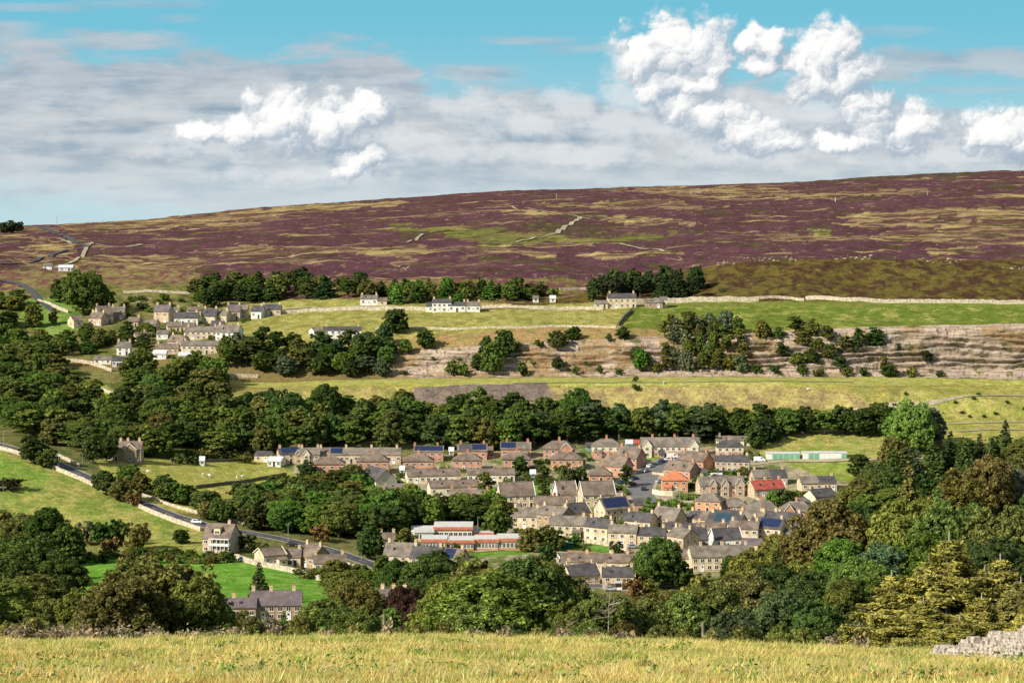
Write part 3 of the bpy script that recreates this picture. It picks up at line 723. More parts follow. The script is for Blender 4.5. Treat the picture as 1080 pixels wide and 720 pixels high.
# ================================================================ TREES
def sphere_pts(n, r):
    v = r.normal(size=(n, 3)); return v/np.linalg.norm(v, axis=1)[:, None]
ICO = None
def ico():
    t = (1+5**.5)/2
    V = np.array([(-1,t,0),(1,t,0),(-1,-t,0),(1,-t,0),(0,-1,t),(0,1,t),(0,-1,-t),(0,1,-t),(t,0,-1),(t,0,1),(-t,0,-1),(-t,0,1)], float)
    V /= np.linalg.norm(V[0])
    Fa = [(0,11,5),(0,5,1),(0,1,7),(0,7,10),(0,10,11),(1,5,9),(5,11,4),(11,10,2),(10,7,6),(7,1,8),(3,9,4),(3,4,2),(3,2,6),(3,6,8),(3,8,9),(4,9,5),(2,4,11),(6,2,10),(8,6,7),(9,8,1)]
    return V, np.array(Fa)
IV, IF = ico()
def leaf_quads(P, Nn, size, r, aspect=1.3):
    n = len(P)
    Nn = Nn + r.normal(size=(n, 3))*.42; Nn /= np.linalg.norm(Nn, axis=1)[:, None]
    a = np.cross(Nn, r.normal(size=(n, 3))); a /= np.linalg.norm(a, axis=1)[:, None]; b = np.cross(Nn, a)
    s = size*r.uniform(.6, 1.35, (n, 1))
    V = np.stack([P-a*s*aspect*.5, P-b*s*.5, P+a*s*aspect*.5, P+b*s*.5+Nn*s*.12], 1).reshape(-1, 3)
    return V
def mesh_tree(name, LV, cores, wood, leafmat, r):
    """leaf quads + dark quads at the cores that block light + wood"""
    nout = len(LV)//4; inner_shade = []
    for c, rad in cores:
        k = 12; d = sphere_pts(k, r); inner_shade.append(leaf_quads(c+d*rad*.75*r.uniform(.3, 1, (k, 1)), d, rad*.75, r, 1.0))
    V = np.concatenate([LV]+inner_shade) if inner_shade else LV
    nq = len(V)//4; nf = nq
    me = bpy.data.meshes.new(name)
    me.vertices.add(len(V)); me.vertices.foreach_set('co', V.astype(np.float32).ravel())
    me.loops.add(len(V)); me.loops.foreach_set('vertex_index', np.arange(len(V), dtype=np.int32))
    me.polygons.add(nq); me.polygons.foreach_set('loop_start', np.arange(nq, dtype=np.int32)*4)
    me.materials.append(M[leafmat]); me.update(calc_edges=True); me.validate()
    rn = np.concatenate([r.uniform(0, 1, nout), np.full(nq-nout, .0)]).astype(np.float32)  # quads inside the crown get the darkest tone, painting its inner shade
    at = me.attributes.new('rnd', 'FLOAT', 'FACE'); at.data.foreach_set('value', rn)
    return me
def crown_round(seed, nleaf, lsize, nl=34, W=5.0, Hc=11.2, z0=-.4, topshape=1.0, sub=16, flat=1.0):
    r = np.random.default_rng(seed); lobes = []
    cz = z0+Hc*.5
    while len(lobes) < nl:
        d = sphere_pts(1, r)[0]
        if d[2] < -.92: continue
        rad = r.uniform(.9, 2.1)*W/5
        k = r.uniform(.55, 1.0)
        wz = W*(1-.18*max(0, d[2])*topshape)
        c = np.array([d[0]*(wz-rad)*k, d[1]*(wz-rad)*k, cz+d[2]*(Hc/2-rad)*k])
        c[:2] += r.normal(size=2)*.25
        lobes.append((c, rad))
    C = np.array([l[0] for l in lobes]); R_ = np.array([l[1] for l in lobes])
    # sub clumps on each lobe
    sc_ = []; sr = []
    for c, rad in lobes:
        k = max(5, int(sub*(rad/1.6)**2)); d = sphere_pts(k, r)
        d = d[d[:, 2] > -.8]
        sc_.append(c+d*rad*r.uniform(.78, 1.0, (len(d), 1))); sr.append(rad*r.uniform(.24, .42, len(d)))
    SCt = np.concatenate(sc_); SR = np.concatenate(sr)
    prob = SR**2/np.sum(SR**2)
    idx = r.choice(len(SCt), int(nleaf*1.9), p=prob)
    d = sphere_pts(len(idx), r); d[:, 2] = np.where(d[:, 2] < -.3, -d[:, 2], d[:, 2])
    P = SCt[idx]+d*SR[idx][:, None]*r.uniform(.75, 1.12, (len(idx), 1))
    dist = np.linalg.norm(P[:, None, :]-C[None], axis=2)/R_[None]
    keep = (dist.min(1) > .62); P = P[keep][:nleaf]; d = d[keep][:nleaf]
    LV = leaf_quads(P, d, lsize, r)
    cores = [(c, rad*.55) for c, rad in lobes]+[(np.array([0,0,cz]), W*.42), (np.array([0,0,cz+Hc*.14]), W*.32), (np.array([0,0,cz-Hc*.2]), W*.42)]
    return LV, cores, lobes, r
def wood_mesh(name, lobes, r, hgt=6.5, rad=.32, mat='bark'):
    mb = MB(); mb.cone((0,0,-1.2), (.1,.05,hgt*.55), rad, rad*.7, M[mat]); mb.cone((.1,.05,hgt*.52), (0,.1,hgt*1.2), rad*.7, rad*.25, M[mat])
    for c, rd in lobes[:9]:
        mb.cone((0.05,0,hgt*r.uniform(.3,.7)), tuple(c), rad*.35, .05, M[mat], 5)
    return mb.data(name)
def crown_conifer(seed, nleaf, lsize, Hc=14., W=3.2, z0=1.0, ragged=.25):
    r = np.random.default_rng(seed); P = []; Nn = []
    z = z0; k = 0
    whorls = []
    while z < Hc-.2:
        rad = W*(1-(z-z0)/(Hc-z0))**.85+.15; nb = int(7+rad*3)
        for b in range(nb):
            an = r.uniform(0, 2*math.pi); L = rad*r.uniform(1-ragged, 1.12); whorls.append((z, an, L))
        z += .55+.25*r.random()
    wgt = np.array([wv[2]**1.4+.1 for wv in whorls]); wgt /= wgt.sum()
    idx = r.choice(len(whorls), nleaf, p=wgt); Wh = np.array(whorls)[idx]
    t = r.uniform(.12, 1.0, nleaf)**.7
    an = Wh[:, 1]+r.normal(size=nleaf)*.16*(1.1-t*.6); rr = Wh[:, 2]*t
    P = np.stack([np.cos(an)*rr, np.sin(an)*rr, Wh[:, 0]-rr*.32+t**3*.35+r.normal(size=nleaf)*.12], 1)
    Nn = np.stack([np.cos(an)*.5, np.sin(an)*.5, np.full(nleaf, .8)], 1)
    LV = leaf_quads(P, Nn, lsize, r, 1.9)
    cores = [(np.array([0,0,z_]), max(.15, W*(1-(z_-z0)/(Hc-z0))*.55)) for z_ in np.linspace(z0+.8, Hc-1.2, 9)]
    return LV, cores, [], r
def crown_larch(seed, nleaf, lsize, Hc=17., W=5.2):
    r = np.random.default_rng(seed); br = []
    z = 1.0
    while z < Hc-.1:
        rad = W*(1-((z-1)/(Hc-1))**1.25)+.25; nb = 3+int(rad*.6)
        for b in range(nb): br.append((z, r.uniform(0, 2*math.pi), rad*r.uniform(.55, 1.15)))
        z += .42
    B = np.array(br); wgt = B[:, 2]**1.2; wgt /= wgt.sum()
    idx = r.choice(len(B), nleaf, p=wgt); t = r.uniform(.18, 1, nleaf)**.8
    up = .25; side = r.normal(size=nleaf)*.55*(1.2-t)
    rr = B[idx, 2]*t; an = B[idx, 1]
    hang = np.abs(r.normal(size=nleaf))*.45
    zz = B[idx, 0]+rr*.06*np.sin(idx)+t*t*B[idx, 2]*.18-hang
    P = np.stack([np.cos(an)*rr-np.sin(an)*side, np.sin(an)*rr+np.cos(an)*side, zz], 1)
    Nn = np.stack([np.cos(an), np.sin(an), np.full(nleaf, .5)], 1)
    LV = leaf_quads(P, Nn, lsize, r, 2.4)
    cores = [(np.array([0,0,z_]), max(.2, W*(1-(z_/Hc)**1.2)*.42)) for z_ in np.linspace(2, Hc*.75, 8)]
    mb = MB(); mb.cone((0,0,-1.5), (0,0,Hc+.6), .34, .03, M['dead_wood'])
    for k in range(0, len(br), 2):
        z_, a_, L_ = br[k]; mb.cone((0,0,z_), (math.cos(a_)*L_, math.sin(a_)*L_, z_+L_*.2), .06, .015, M['dead_wood'], 4)
    return LV, cores, mb, r
PROTO = {}
def add_proto(kind, hi, fn, leafmat='leaf', **k):
    LV, cores, lobes, r = fn(**k)
    nm = kind
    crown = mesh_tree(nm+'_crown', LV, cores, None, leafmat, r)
    if isinstance(lobes, MB): wood = lobes.data(nm+'_wood')
    else: wood = wood_mesh(nm+'_wood', lobes, r, (2.5 if kind == 'bush' else 6.0) if lobes else 10, .18 if kind == 'bush' else .32)
    z = LV[:, 2].max(); wd = (np.percentile(np.abs(LV[:, 0]), 98)+np.percentile(np.abs(LV[:, 1]), 98))
    joined = None
    if not hi:
        # far copies: trunk and crown share one mesh
        import bmesh
        bm = bmesh.new(); bm.from_mesh(crown); n0 = len(bm.faces); bm.from_mesh(wood)
        bm.faces.ensure_lookup_table()
        for f in bm.faces[n0:]: f.material_index = 1
        joined = bpy.data.meshes.new(nm); bm.to_mesh(joined); bm.free(); joined.materials.append(M[leafmat]); joined.materials.append(M['bark'])
    PROTO.setdefault((kind, hi), []).append((crown, wood, joined, float(z), float(wd)))
for s_ in range(5): add_proto('round', False, crown_round, seed=s_+1, nleaf=7000, lsize=.50, nl=30+3*s_, sub=9)
for s_ in range(3): add_proto('tall', False, crown_round, seed=s_+21, nleaf=7000, lsize=.48, nl=30, W=4.0, Hc=13, z0=1, topshape=2.2, sub=9)
for s_ in range(3): add_proto('conifer', False, crown_conifer, 'needle', seed=s_+31, nleaf=3800, lsize=.42)
for s_ in range(3): add_proto('bush', False, crown_round, seed=s_+41, nleaf=1500, lsize=.5, nl=12, W=4.6, Hc=7.5, z0=-.8, sub=7)
for s_ in range(4): add_proto('round', True, crown_round, seed=s_+51, nleaf=34000, lsize=.24, nl=52, sub=22)
for s_ in range(2): add_proto('tall', True, crown_round, seed=s_+61, nleaf=30000, lsize=.23, nl=46, W=4.0, Hc=13, z0=1, topshape=2.2, sub=20)
add_proto('conifer', True, crown_conifer, 'needle', seed=71, nleaf=24000, lsize=.24)
for s_ in range(3): add_proto('larch', True, crown_larch, 'needle', seed=81+s_, nleaf=60000, lsize=.165)
for s_ in range(2): add_proto('bush', True, crown_round, seed=s_+91, nleaf=12000, lsize=.24, nl=20, W=4.6, Hc=7.5, z0=-.8, sub=14)
TINT = dict(dark=(.062,.092,.024), mid=(.094,.130,.031), green=(.098,.165,.033), bright=(.17,.24,.05), olive=(.126,.138,.036), yg=(.148,.178,.040),
            brown=(.134,.126,.038), larch=(.235,.215,.050), blue=(.082,.112,.054), pine=(.048,.068,.027), autumn=(.18,.13,.05), copper=(.062,.044,.028), pink=(.22,.175,.115), grey=(.145,.155,.09))
TREES = []; COUNT = {}
NAMES = {'round':'broadleaf_tree','tall':'tall_broadleaf_tree','conifer':'conifer_tree','larch':'larch_tree','bush':'bush'}
TR = random.Random(11)
def tree(x, y, wd, hgt, kind, tint, label, group=None, hi=None, z=None, sink=.3):
    if hi is None: hi = y < 560 or (wd*F/y > 36 and kind in ('round','tall'))
    if (kind, hi) not in PROTO: hi = not hi
    z = H(x, y)-sink if z is None else z
    pi = TR.randrange(len(PROTO[(kind, hi)]))
    hv = .04 if kind == 'larch' else .14
    col = [c*TR.uniform(1-hv, 1+hv) for c in TINT[tint]]; k = TR.uniform(.85, 1.2); col = [c*k for c in col]+[1]
    sc2 = (TR.uniform(.93, 1.07), TR.uniform(.93, 1.07)); ro = (TR.uniform(-.05,.05), TR.uniform(-.05,.05), TR.uniform(0, 6.28))
    TREES.append((x, y, wd/2)); COUNT[kind] = COUNT.get(kind, 0)+1
    SPECS.append(dict(k=kind, hi=hi, pi=pi, x=x, y=y, z=z, wd=wd, h=hgt, col=col, sc=sc2, ro=ro, label=label, group=group))
SPECS = []
CLEAR = [[(62,388),(80,384),(120,392),(142,412),(140,434),(100,430),(60,410)], [(24,318),(86,316),(88,352),(24,362)], [(330,352),(385,352),(385,366),(330,366)], [(92,344),(134,344),(134,358),(92,358)]]
def finish_trees():
    """the 295 largest of each kind stand as objects; the remaining far ones of a kind are one mass"""
    px = lambda s: s['wd']*s['h']*(F/s['y'])**2*(0 if abs(s['x']/s['y']) > .215 else 1)
    rest = []
    for kind in NAMES:
        L = sorted([s for s in SPECS if s['k'] == kind], key=lambda s: -px(s))
        rest += [s for s in L[295:] if s['group']]; L = L[:295]+[s for s in L[295:] if not s['group']]
        for s in L:
            crown, wood, joined, pz, pw = PROTO[(kind, s['hi'])][s['pi']]
            if joined is not None: o = link(NAMES[kind], joined, None, (s['x'], s['y'], s['z'])); o.color = s['col']
            else:
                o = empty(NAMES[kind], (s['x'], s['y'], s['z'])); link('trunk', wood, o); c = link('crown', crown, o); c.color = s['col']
            o.scale = (s['wd']/pw*s['sc'][0], s['wd']/pw*s['sc'][1], s['h']/pz); o.rotation_euler = s['ro']
            tag(o, s['label'], 'bush' if kind == 'bush' else 'tree', s['group'])
    if rest:
        Vs = []; Cs = []; Rn = []
        for s in rest:
            crown, wood, joined, pz, pw = PROTO[(s['k'], s['hi'])][s['pi']]
            if not hasattr(finish_trees, 'c'): finish_trees.c = {}
            key = crown.name
            if key not in finish_trees.c:
                co_ = np.empty(len(crown.vertices)*3, np.float32); crown.vertices.foreach_get('co', co_); co_ = co_.reshape(-1, 3)
                nq = sum(1 for p in crown.polygons if len(p.vertices) == 4); finish_trees.c[key] = co_[:nq*4].reshape(-1, 4, 3)[::2]
            Q = finish_trees.c[key]; a = s['ro'][2]; ca, sa = math.cos(a), math.sin(a); q = Q*np.array([s['wd']/pw, s['wd']/pw, s['h']/pz])*1.0
            mid = q.mean(1, keepdims=True); q = mid+(q-mid)*1.4
            Vs.append(np.stack([q[...,0]*ca-q[...,1]*sa+s['x'], q[...,0]*sa+q[...,1]*ca+s['y'], q[...,2]+s['z']], -1))
            Cs.append(np.repeat(np.array([s['col']]), len(q), 0)); Rn.append(RNG.uniform(0, 1, len(q)))
        V = np.concatenate(Vs).reshape(-1, 3); C = np.concatenate(Cs).astype(np.float32); Rr = np.concatenate(Rn).astype(np.float32)
        me = npmesh('woodland', V, np.arange(len(V)).reshape(-1, 4), [M['leaf_mass']])
        at = me.attributes.new('tint', 'FLOAT_COLOR', 'FACE'); at.data.foreach_set('color', C.ravel())
        at = me.attributes.new('rnd', 'FLOAT', 'FACE'); at.data.foreach_set('value', Rr)
        tag(link('woodland', me), 'small far trees filling the woods on the valley sides', 'woodland', kind='stuff')
    print('mass', len(rest), COUNT)
def tree_at(u, vtop, wpx, D, kind, tint, label, group=None, minh=4):
    """a tree surveyed by its crown top, crown width and distance; it stands on the ground below"""
    s, t = ray(u, vtop); rmax = {'round':1.3,'tall':2.0,'conifer':2.3,'larch':1.9,'bush':1.15}[kind]
    best = None
    for Dc in [D]+list(np.arange(D+12, 1235, 12))+list(np.arange(D-12, max(200, D*.6), -12)):
        w_ = wpx*Dc/F; hh = t*Dc-H(s*Dc, Dc)+.3
        if hh < w_*.45 and Dc > 560: continue
        sc_ = max(0, hh/w_-rmax)+abs(Dc-D)/D*.35
        if best is None or sc_ < best[0]: best = (sc_, Dc, hh, w_)
    if best is None: best = (0, D, max(minh, t*D-H(s*D, D)+.3), wpx*D/F)
    _, D, hh, w_ = best
    return tree(s*D, D, w_, max(minh, hh), kind, tint, label, group)
def tree_on(u, v, wpx, hpx, kind, tint, label, group=None, dmin=625):
    """a tree surveyed by its foot"""
    x, y, z = ground(u, v, dmin); return tree(x, y, wpx*y/F, hpx*y/F, kind, tint, label, group)
def blocked(x, y, r):
    for (a, b, c) in KEEP:
        if abs(a-x) < c+r and abs(b-y) < c+r and math.hypot(a-x, b-y) < c+r*.55: return True
    return False
def scatter(poly, spacing, wr, hr, kinds, tints, group, label, seed=0, dmin=625, maxn=400, tries=3000, overlap=1.0):
    r = random.Random(seed+len(TREES)); us = [p[0] for p in poly]; vs = [p[1] for p in poly]
    here = []
    for _ in range(tries):
        if len(here) >= maxn: break
        u = r.uniform(min(us), max(us)); v = r.uniform(min(vs), max(vs))
        if not inpoly(np.array([u]), np.array([v]), poly)[0]: continue
        if any(inpoly(np.array([u]), np.array([v]), q)[0] for q in CLEAR): continue
        x, y, z = ground(u, v, dmin)
        if any(abs(x-a) < spacing and abs(y-b) < spacing*overlap and math.hypot(x-a, (y-b)/overlap) < spacing for a, b in here): continue
        if any(math.hypot(x-a, y-b) < spacing*.5+c*.4 for a, b, c in TREES): continue
        w_ = r.uniform(*wr)
        if blocked(x, y, w_/2): continue
        here.append((x, y)); h_ = r.uniform(*hr)*(.8+.2*w_/wr[1])
        ti = r.choice(tints); ki = r.choice(kinds)
        word = {'dark':'dark green','mid':'mid green','green':'green','bright':'bright green','olive':'olive green','yg':'yellow green','brown':'brownish green','blue':'bluish green','pine':'blackish green','autumn':'rusty brown','grey':'greyish green','copper':'copper','pink':'pinkish','larch':'golden'}[ti]
        kw = {'round':'broadleaf tree','tall':'tall broadleaf tree','conifer':'conifer','bush':'bush','larch':'larch'}[ki]
        tree(x, y, w_, h_, ki, ti, word+' '+kw+' '+label, group)
    return len(here)

# ================================================================ BUILDINGS
WIN = {}
def window_mesh(wd, hg, frame='white_paint', sill=True):
    key = (round(wd, 1), round(hg, 1), frame)
    if key in WIN: return WIN[key]
    mb = MB(); t = .085; a, b = wd/2, hg/2
    fm = M[frame]
    mb.box(-a, a, -.06, .02, b-t, b, fm); mb.box(-a, a, -.06, .02, -b, -b+t, fm)
    mb.box(-a, -a+t, -.06, .02, -b+t, b-t, fm); mb.box(a-t, a, -.06, .02, -b+t, b-t, fm)
    mb.box(-.04, .04, -.05, .02, -b+t, b-t, fm)
    mb.box(-a+t, -.04, -.03, .02, -b+t, b-t, M['glass']); mb.box(.04, a-t, -.03, .02, -b+t, b-t, M['glass'])
    mb.box(-a-.1, a+.1, -.14, .02, -b-.14, -b-.003, M['pale_stone'] if frame == 'white_paint' else fm)
    WIN[key] = mb.data('window'); return WIN[key]
def door_mesh(col='white_paint'):
    key = ('door', col)
    if key in WIN: return WIN[key]
    mb = MB(); mb.box(-.5, .5, -.06, .02, 0, 2.1, M[col]); mb.box(-.62, -.5, -.09, .02, 0, 2.2, M['white_paint']); mb.box(.5, .62, -.09, .02, 0, 2.2, M['white_paint']); mb.box(-.5, .5, -.09, .02, 2.1, 2.2, M['white_paint'])
    mb.box(-.3, .3, -.075, .0, 1.3, 1.85, M['glass'])
    WIN[key] = mb.data('door'); return WIN[key]
def chimney(parent, x, y, z, mat, hgt=1.5):
    key = ('ch', mat, round(hgt, 1))
    if key not in WIN:
        mb = MB(); mb.box(-.45, .45, -.35, .35, -1.0, hgt, M[mat]); mb.box(-.52, .52, -.42, .42, hgt-.25, hgt-.05, M[mat])
        for s in (-.22, .22): mb.cone((s,0,hgt), (s,0,hgt+.45), .13, .11, M['roof_orange'], 6)
        WIN[key] = mb.data('chimney')
    return link('chimney', WIN[key], parent, (x, y, z))
def gable_roof(w, d, eave, rise, mat, oh=.35, og=.25, th=.18, verge=None):
    mb = MB(); a = w/2+og; s = rise/(d/2); zo = eave-oh*s
    for sg in (-1, 1):
        y0 = d/2+sg*(d/2+oh); y1 = d/2
        vs = [(-a,y0,zo),(a,y0,zo),(a,y1,eave+rise),(-a,y1,eave+rise)]
        vt = [(p[0],p[1],p[2]+th) for p in vs]
        mb.mesh(vs+vt, [(0,3,2,1) if sg < 0 else (0,1,2,3),(4,5,6,7) if sg < 0 else (7,6,5,4),(0,1,5,4),(1,2,6,5),(2,3,7,6),(3,0,4,7)], M[mat])
    mb.box(-a, a, d/2-.12, d/2+.12, eave+rise+th-.05, eave+rise+th+.07, M[mat])
    if verge:
        for e in (-1, 1):
            x0, x1 = (a-.02, a+.2) if e > 0 else (-a-.2, -a+.02)
            for sg in (-1, 1):
                y0 = d/2+sg*(d/2+oh+.05)
                vs = [(x0,y0,zo+th-.1),(x1,y0,zo+th-.1),(x1,d/2,eave+rise+th-.1),(x0,d/2,eave+rise+th-.1)]
                vt = [(p[0],p[1],p[2]+.3) for p in vs]
                mb.mesh(vs+vt, [(3,2,1,0),(4,5,6,7),(0,1,5,4),(1,2,6,5),(2,3,7,6),(3,0,4,7)], M[verge])
    return mb
def hip_roof(w, d, eave, rise, mat, oh=.4):
    mb = MB(); a = w/2+oh; y0 = -oh; y1 = d+oh; rl = max(.3, (w-d)/2); z0 = eave-.12; z1 = eave+.03; zt = eave+rise
    vs = [(-a,y0,z0),(a,y0,z0),(a,y1,z0),(-a,y1,z0),(-a,y0,z1),(a,y0,z1),(a,y1,z1),(-a,y1,z1),(-rl,d/2,zt),(rl,d/2,zt)]
    mb.mesh(vs, [(3,2,1,0),(0,1,5,4),(1,2,6,5),(2,3,7,6),(3,0,4,7),(4,5,9,8),(5,6,9),(6,7,8,9),(7,4,8)], M[mat])
    return mb
HN = [0]
def house(u, v, wpx, epx, rpx, wall, roof, label, typ='gable', yaw=0., d=7.5, wins=None, chim=None, solar=None, fg=None, name='house', cat='house', dmin=625, ww=1.25, wh=1.25, dormer=0, verge=None, porch=False, chm=None, storeys=None, pxadj=1.0, split=None, door='door_dark', band=None, D=None, veranda=False):
    if D is not None:
        s, t = ray(u, v); x, y = s*D, D; z = H(x, y)
    else:
        x, y, z = ground(u, v, dmin)
    k = y/F; ya = math.radians(yaw)
    w = wpx*k/max(.55, abs(math.cos(ya))); eave = max(2.3, epx*k); rise = max(1.3, rpx*k-d*.06)
    zb = z
    root = empty(name, (x, y, zb), ya)
    tag(root, label, cat)
    KEEP.append((x-math.sin(ya)*d/2, y+math.cos(ya)*d/2, max(w, d)*.45+1.0))
    if w > 14:
        for q in (-.35, .35): KEEP.append((x+math.cos(ya)*w*q-math.sin(ya)*d/2, y+math.sin(ya)*w*q+math.cos(ya)*d/2, d*.6+1))
    # walls
    mb = MB(); dp = -3.0
    if typ == 'gable':
        vs = [(-w/2,0,dp),(w/2,0,dp),(w/2,d,dp),(-w/2,d,dp),(-w/2,0,eave),(w/2,0,eave),(w/2,d,eave),(-w/2,d,eave),(-w/2,d/2,eave+rise-.02),(w/2,d/2,eave+rise-.02)]
        mb.mesh(vs, [(0,1,5,4),(2,3,7,6),(1,2,6,9,5),(3,0,4,8,7)], M[wall])
    else:
        mb.box(-w/2, w/2, 0, d, dp, eave, M[wall])
    if band: mb.box(-w/2-.03, w/2+.03, -.03, d+.03, eave*.5, eave, M[band])
    mb.build('wall', root)
    # roof
    rf = (gable_roof(w, d, eave, rise, roof, verge=verge) if typ == 'gable' else hip_roof(w, d, eave, rise, roof)).build('roof', root)
    if split:      # part of the roof re-laid in another covering
        f0, f1, m2 = split; sl_ = rise/(d/2); m3 = MB()
        pts = [(-w/2+f0*w, -.3, eave-.3*sl_+.22), (-w/2+f1*w, -.3, eave-.3*sl_+.22), (-w/2+f1*w, d/2, eave+rise+.22), (-w/2+f0*w, d/2, eave+rise+.22)]
        m3.face(pts, M[m2]); m3.build('roof_patch', rf)
    if solar:
        f0, f1, m2 = solar; sl_ = rise/(d/2); n = max(1, int((f1-f0)*w/1.15))
        for i in range(n):
            for j in (0, 1):
                xa = -w/2+f0*w+(f1-f0)*w*i/n+.04; xb = -w/2+f0*w+(f1-f0)*w*(i+1)/n-.06
                ya0 = d*.05+j*d*.21; yb0 = ya0+d*.195
                m3 = MB(); o = .24
                vs = [(xa,ya0,eave+ya0*sl_+o),(xb,ya0,eave+ya0*sl_+o),(xb,yb0,eave+yb0*sl_+o),(xa,yb0,eave+yb0*sl_+o)]; vt = [(p[0],p[1],p[2]+.06) for p in vs]
                m3.mesh(vs+vt, [(3,2,1,0),(4,5,6,7),(0,1,5,4),(1,2,6,5),(2,3,7,6),(3,0,4,7)], M[m2])
                # cell lines: a pale frame rib along one side
                m3.box(xb, xb+.04, ya0, ya0+.01, eave+ya0*sl_+o, eave+ya0*sl_+o+.07, M['steel'])
                m3.build('solar_panel', rf)
    cm = chm or ({'brick':'brick','orange_brick':'brick'}.get(wall, 'pale_stone'))
    if chim is None: chim = (-.42, .42) if typ == 'gable' else (0,)
    for c in chim:
        chimney(rf, c*w, d/2+.15, eave+rise, cm, 1.3)
    st = storeys if storeys is not None else (2 if eave > 4.0 else 1)
    n = wins if wins is not None else max(2, int(round(w/2.9)))
    for j in range(st):
        zc = eave*(.74 if (j == st-1 and st > 1) else (.27 if st > 1 else .58))
        hh = min(wh, eave*.27 if st > 1 else eave*.5)
        for i in range(n):
            xx = -w/2+w*(i+.5)/n
            if j == 0 and (i % 3 == 1 or (n <= 2 and i == 1)):
                link('door', door_mesh(door if (i+HN[0]) % 2 else 'white_paint'), root, (xx, -.01, .05)); continue
            link('window', window_mesh(ww, hh), root, (xx, -.01, zc))
    side = -1 if yaw > 0 or (yaw == 0 and u > 600) else 1
    for j in range(st):
        zc = eave*(.74 if (j == st-1 and st > 1) else (.3 if st > 1 else .58))
        for yy in ((d*.5,) if st < 2 or HN[0] % 2 else (d*.3, d*.72)):
            o = link('window', window_mesh(1.0, min(1.1, eave*.26)), root, (side*(w/2+.01), yy, zc)); o.rotation_euler = (0, 0, math.pi/2*side)
    if fg:      # projecting gables facing the front
        for (fx, fw) in fg:
            gw = fw*w; cx = fx*w; m3 = MB(); gr = rise*.85; pr = .9
            m3.mesh([(cx-gw/2,-pr,dp),(cx+gw/2,-pr,dp),(cx+gw/2,.05,dp),(cx-gw/2,.05,dp),(cx-gw/2,-pr,eave),(cx+gw/2,-pr,eave),(cx+gw/2,.05,eave),(cx-gw/2,.05,eave),(cx,-pr,eave+gr)],
                    [(0,1,5,8,4),(1,2,6,5),(3,0,4,7)], M[band or wall])
            g_ = m3.build('front_gable', root)
            m4 = MB(); yb = d/2*gr/rise
            for sg in (-1, 1):
                vs = [(cx+sg*(gw/2+.25),-pr-.2,eave-.2),(cx,-pr-.2,eave+gr+.05),(cx,yb,eave+gr+.05),(cx+sg*(gw/2+.25),.0,eave-.2)]; vt = [(p[0],p[1],p[2]+.16) for p in vs]
                m4.mesh(vs+vt, [(0,1,2,3),(7,6,5,4),(0,4,5,1),(1,5,6,2),(2,6,7,3),(3,7,4,0)], M[roof])
                m4.mesh([(vs[0][0],-pr-.24,vs[0][2]-.1),(cx,-pr-.24,eave+gr-.1),(cx,-pr-.24,eave+gr+.25),(vs[0][0],-pr-.24,vs[0][2]+.2)], [(0,1,2,3)], M['white_paint'])
            m4.build('gable_roof', g_)
            link('window', window_mesh(1.3, 1.2), g_, (cx, -pr-.01, eave*.76)); link('window', window_mesh(1.5, 1.3), g_, (cx, -pr-.01, eave*.28))
    for i in range(dormer):
        cx = -w/2+w*(i+.5)/dormer; m3 = MB(); dw = 1.1; yb = d*.1; zt = eave+rise*.78; sl_ = rise/(d/2)
        m3.box(cx-dw, cx+dw, yb, d*.42, eave+.1, zt, M['render_white'] if wall != 'tan_stone' else M['cream_stone'])
        m3.box(cx-dw-.15, cx+dw+.15, yb-.2, d*.45, zt, zt+.15, M[roof])
        dm = m3.build('dormer', rf)
        link('window', window_mesh(1.6, .9), dm, (cx, yb-.01, (eave+zt)/2+.25))
    if porch:
        m3 = MB(); m3.box(-w*.12, w*.12, -1.6, 0, -1, 2.3, M['render_white']); m3.box(-w*.12-.1, w*.12+.1, -1.75, 0, 2.3, 2.45, M['roof_white']); m3.box(-w*.1, w*.1, -1.63, -1.6, .9, 2.1, M['glass']); m3.build('porch', root)
    if typ == 'gable' and solar is None and HN[0] % 5 in (0, 2) and w > 7:
        for q in ((-.2,) if w < 12 else (-.25, .18)):
            sl_ = rise/(d/2); m3 = MB(); y0 = d*.16; y1 = d*.28
            vs = [(q*w-.45,y0,eave+y0*sl_+.2),(q*w+.45,y0,eave+y0*sl_+.2),(q*w+.45,y1,eave+y1*sl_+.2),(q*w-.45,y1,eave+y1*sl_+.2)]; vt = [(p[0],p[1],p[2]+.1) for p in vs]
            m3.mesh(vs+vt, [(3,2,1,0),(4,5,6,7),(0,1,5,4),(1,2,6,5),(2,3,7,6),(3,0,4,7)], M['glass']); m3.build('skylight', rf)
    if HN[0] % 4 == 1 and w > 7 and not fg and eave > 3.6 and dmin < 1000:
        m3 = MB(); q = w*(.28 if HN[0] % 8 == 1 else -.3); m3.box(q-1.5,q+1.5,-1.9,-.005,-2,2.2,M[wall]); lt = m3.build('lean_to', root)
        m3 = MB(); vs = [(q-1.7,-2.15,2.15),(q+1.7,-2.15,2.15),(q+1.7,-.01,3.1),(q-1.7,-.01,3.1)]; vt = [(p[0],p[1],p[2]+.14) for p in vs]
        m3.mesh(vs+vt, [(3,2,1,0),(4,5,6,7),(0,1,5,4),(1,2,6,5),(2,3,7,6),(3,0,4,7)], M[roof]); m3.build('roof', lt); link('window', window_mesh(1.2, 1.0), lt, (q, -1.91, 1.3))
    if veranda:
        m3 = MB(); m3.box(-w*.22, w*.5, -1.5, 0, eave*.52, eave*.55, M['white_paint']); m3.box(-w*.22, w*.5, -1.5, -1.42, eave*.55, eave*.68, M['white_paint']); m3.box(-w*.22, w*.5, -1.6, 0, eave*.96, eave*.99, M['white_paint'])
        for q in np.linspace(-.22, .5, 6): m3.box(q*w-.07, q*w+.07, -1.5, -1.38, -1, eave*.96, M['white_paint'])
        m3.build('veranda', root)
